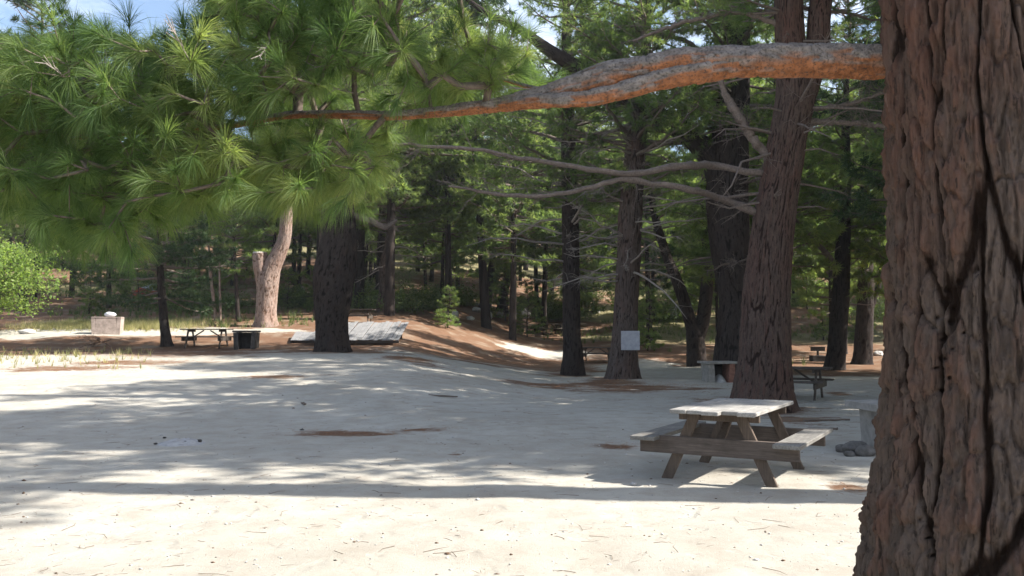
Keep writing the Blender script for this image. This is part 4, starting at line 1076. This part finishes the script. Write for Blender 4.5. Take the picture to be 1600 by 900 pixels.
# slope ground cover
Y = rg.uniform(42, 80, 9000); X = Y * rg.uniform(-.65, .65, 9000); k = fbm(X * .16, Y * .16, 0, 51) > .53
blades('ground_cover', X[k], Y[k], .45, .03, 'shrub', 'sparse green ground cover on the wooded slope', rg, nper=9)
Y = rg.uniform(24, 34, 130); X = Y * rg.uniform(-.62, -.42, 130)
blades('grass_tufts', X, Y, .3, .02, 'drygrass', 'thin grass tufts along the left edge of the sand', rg, nper=7)

# low leafy shrubs on the slope
rgs = np.random.default_rng(5)
smesh = []
for q in range(2):
    mb = MB(); P = rgs.normal(0, 1, (420, 3)) * np.array([.75, .75, .4]); P[:, 2] = np.abs(P[:, 2]) * 1.1 + .1
    leaf_cards(mb, P, rgs, .055, 14, .12, rgs.uniform(.1, .9, 420)); st = MB()
    add_prisms(st, np.zeros((60, 3)), P[:60] * .95, .012, .004)
    a, b_ = mb.mesh('leaves', False), st.mesh('stems'); a.materials.append(M['shrub']); b_.materials.append(M['twig']); smesh.append((a, b_))
SH = [(1265, 450), (1255, 468), (1290, 462), (560, 470), (575, 478), (520, 472), (700, 470), (730, 478), (905, 470), (830, 476), (1040, 500), (660, 482), (360, 480), (455, 470), (480, 480), (1380, 500), (1225, 480), (870, 500), (615, 486), (300, 486)]
for q, (px, py) in enumerate(SH):
    p = gp(px, py); root = empty('leafy_shrub', p, 'low light-green leafy shrub growing on the slope', 'shrub', 'leafy shrubs on the slope', rgs.uniform(0, 6))
    sc = rgs.uniform(.7, 1.5); root.scale = (sc, sc, sc * .9); a, b_ = smesh[q % 2]; obj('leaves', a, None, root); obj('stems', b_, None, root)
# dark little bush on the shaded sand, left
p = gp(155, 543); root = empty('dead_shrub', p, 'small dark half-dead bush at the edge of the sand on the left', 'shrub')
a, b_ = smesh[0]; mbd = MB(); dead_branches(mbd, rgs, np.array([(0, 0, 0), (0, 0, .6)]), .05, .5, 16, (.3, .75), 4); obj('stems', mbd.mesh('stems'), M['litterbit'], root)

# pebbles, cone and bark bits
def scatter(name, n, yr, ur, size, mat, label, seed):
    rg = np.random.default_rng(seed); Y = yr[0] + (yr[1] - yr[0]) * rg.random(n) ** 1.3; X = Y * rg.uniform(ur[0], ur[1], n)
    P = on_g(X, Y); s = size * rg.lognormal(0, .55, n)
    O = unit(np.array([(1, 0, 0), (-1, 0, 0), (0, 1, 0), (0, -1, 0), (0, 0, 1), (0, 0, -1)], float))
    V = P[:, None] + O[None] * s[:, None, None] * rg.uniform(.5, 1.3, (n, 6, 1)) * np.array([1.2, 1, .6]); V[..., 2] += (s * .2)[:, None]
    T = np.array([(0, 2, 4), (2, 1, 4), (1, 3, 4), (3, 0, 4), (2, 0, 5), (1, 2, 5), (3, 1, 5), (0, 3, 5)])
    mb = MB(); mb.add(V.reshape(-1, 3), None, (T[None] + np.arange(n)[:, None, None] * 6).reshape(-1, 3))
    tag(obj(name, mb.mesh(name), M[mat]), label, None, None, 'stuff')
scatter('pebbles', 420, (5, 22), (-.65, .65), .005, 'rock_dark', 'small dark pebbles strewn over the sand', 1)
scatter('bark_bits', 900, (5, 40), (-.65, .65), .007, 'litterbit', 'brown bits of bark and cone strewn over the sand', 2)
scatter('gravel', 1800, (5, 14), (-.65, .65), .006, 'rock', 'pale gravel grains on the sand', 3)
def needles_on_ground():
    rg = np.random.default_rng(6); A0, A1 = [], []
    for cx, cy, rx, ry in LIT:
        if cy > 30: continue
        n = int(min(2600, rx * ry * 260)); X = cx + rg.normal(0, .6, n) * rx; Y = cy + rg.normal(0, .6, n) * ry; P = on_g(X, Y); P[:, 2] += .004 + rg.uniform(0, .012, n)
        a = rg.uniform(0, 6.28, n); l = rg.uniform(.04, .11, n); A0.append(P); A1.append(P + np.stack([np.cos(a) * l, np.sin(a) * l, rg.uniform(-.003, .012, n)], 1))
    mb = MB(); add_prisms(mb, np.concatenate(A0), np.concatenate(A1), .002, .001)
    tag(obj('fallen_needles', mb.mesh('fallen_needles'), M['needlelitter']), 'rust-brown fallen pine needles lying in drifts on the sand', None, None, 'stuff')
needles_on_ground()
def twig_litter():
    rg = np.random.default_rng(16); n = 420; Y = 5 + 24 * rg.random(n) ** 1.4; X = Y * rg.uniform(-.65, .65, n); P = on_g(X, Y); P[:, 2] += .006
    a = rg.uniform(0, 6.28, n); l = rg.uniform(.03, .16, n); m_ = P + np.stack([np.cos(a) * l, np.sin(a) * l, rg.uniform(-.002, .012, n)], 1)
    b2 = a + rg.normal(0, .6, n); e = m_ + np.stack([np.cos(b2) * l * .6, np.sin(b2) * l * .6, rg.uniform(-.006, .004, n)], 1)
    mb = MB(); add_prisms(mb, P, m_, .0022, .0018); add_prisms(mb, m_, e, .0018, .0008)
    n = 1500; Y = 5 + 14 * rg.random(n) ** 1.2; X = Y * rg.uniform(-.65, .65, n); k = fbm(X * .8, Y * .8, 0, 33) > .5; P = on_g(X[k], Y[k]); P[:, 2] += .004; n = len(P)
    a = rg.uniform(0, 6.28, n); l = rg.uniform(.04, .1, n); add_prisms(mb, P, P + np.stack([np.cos(a) * l, np.sin(a) * l, rg.uniform(-.002, .008, n)], 1), .0012, .0006)
    tag(obj('twig_litter', mb.mesh('twig_litter'), M['litterbit']), 'tiny brown twigs and stray needles lying over the sand', None, None, 'stuff')
twig_litter()
# burnt-out campfire patch
def ash_patch():
    p = gp(284, 693); root = empty('campfire_remains', p, 'low grey mound of ash and charred bits on the sand at the left', 'campfire')
    k = 40; X, Y = np.meshgrid(np.linspace(-1, 1, k), np.linspace(-1, 1, k)); q = X**2 + Y**2
    Z = .07 * np.clip(1 - q, 0, 1) * (.4 + 1.2 * fbm(X * 4, Y * 4, 0, 8)) - .012; i = np.arange(k - 1)[:, None] * k; j = np.arange(k - 1)[None]
    Wx, Wy = X * .36, Y * .42
    mb = MB(); mb.add(np.stack([Wx, Wy, Z + ground_z(Wx + p[0], Wy + p[1]) - p[2]], -1).reshape(-1, 3), np.stack([i + j, i + j + 1, i + k + j + 1, i + k + j], -1).reshape(-1, 4))
    obj('ash_heap', mb.mesh('ash_heap'), M['ash'], root)
    mb = MB(); rg = np.random.default_rng(2)
    for q in range(16): blob(mb, (rg.normal(.05, .2), rg.normal(.1, .2), .03), (.03, .022, .016), rg, 6, .3, q)
    obj('charred_bits', mb.mesh('charred_bits'), M['soot_shade'], root)
ash_patch()
# fallen sticks
for px, py, L, rz, lab in [(690, 620, .9, 2.6, 'thin fallen stick on the sand in the middle of the clearing'), (1290, 658, .9, .15, 'crooked fallen branch right of the forked pine'), (475, 632, .5, 1.9, 'short fallen stick on the shaded sand left of centre'), (1295, 672, .4, .4, 'short dark stick in front of the crooked fallen branch')]:
    p = gp(px, py); rg = np.random.default_rng(px); s = np.linspace(-.5, .5, 8); mb = MB()
    P = np.stack([np.cos(rz) * s * L, np.sin(rz) * s * L, np.full(8, .02)], 1) + rg.normal(0, .018, (8, 3)) * np.array([1, 1, .3])
    add_tube(mb, P, .013 + .006 * np.cos(s * 2), 6); tag(obj('fallen_stick', mb.mesh('fallen_stick'), M['twig'], None, tuple(p)), lab, 'stick', 'fallen sticks on the sand')
print('faces', sum(len(m.polygons) for m in bpy.data.meshes))
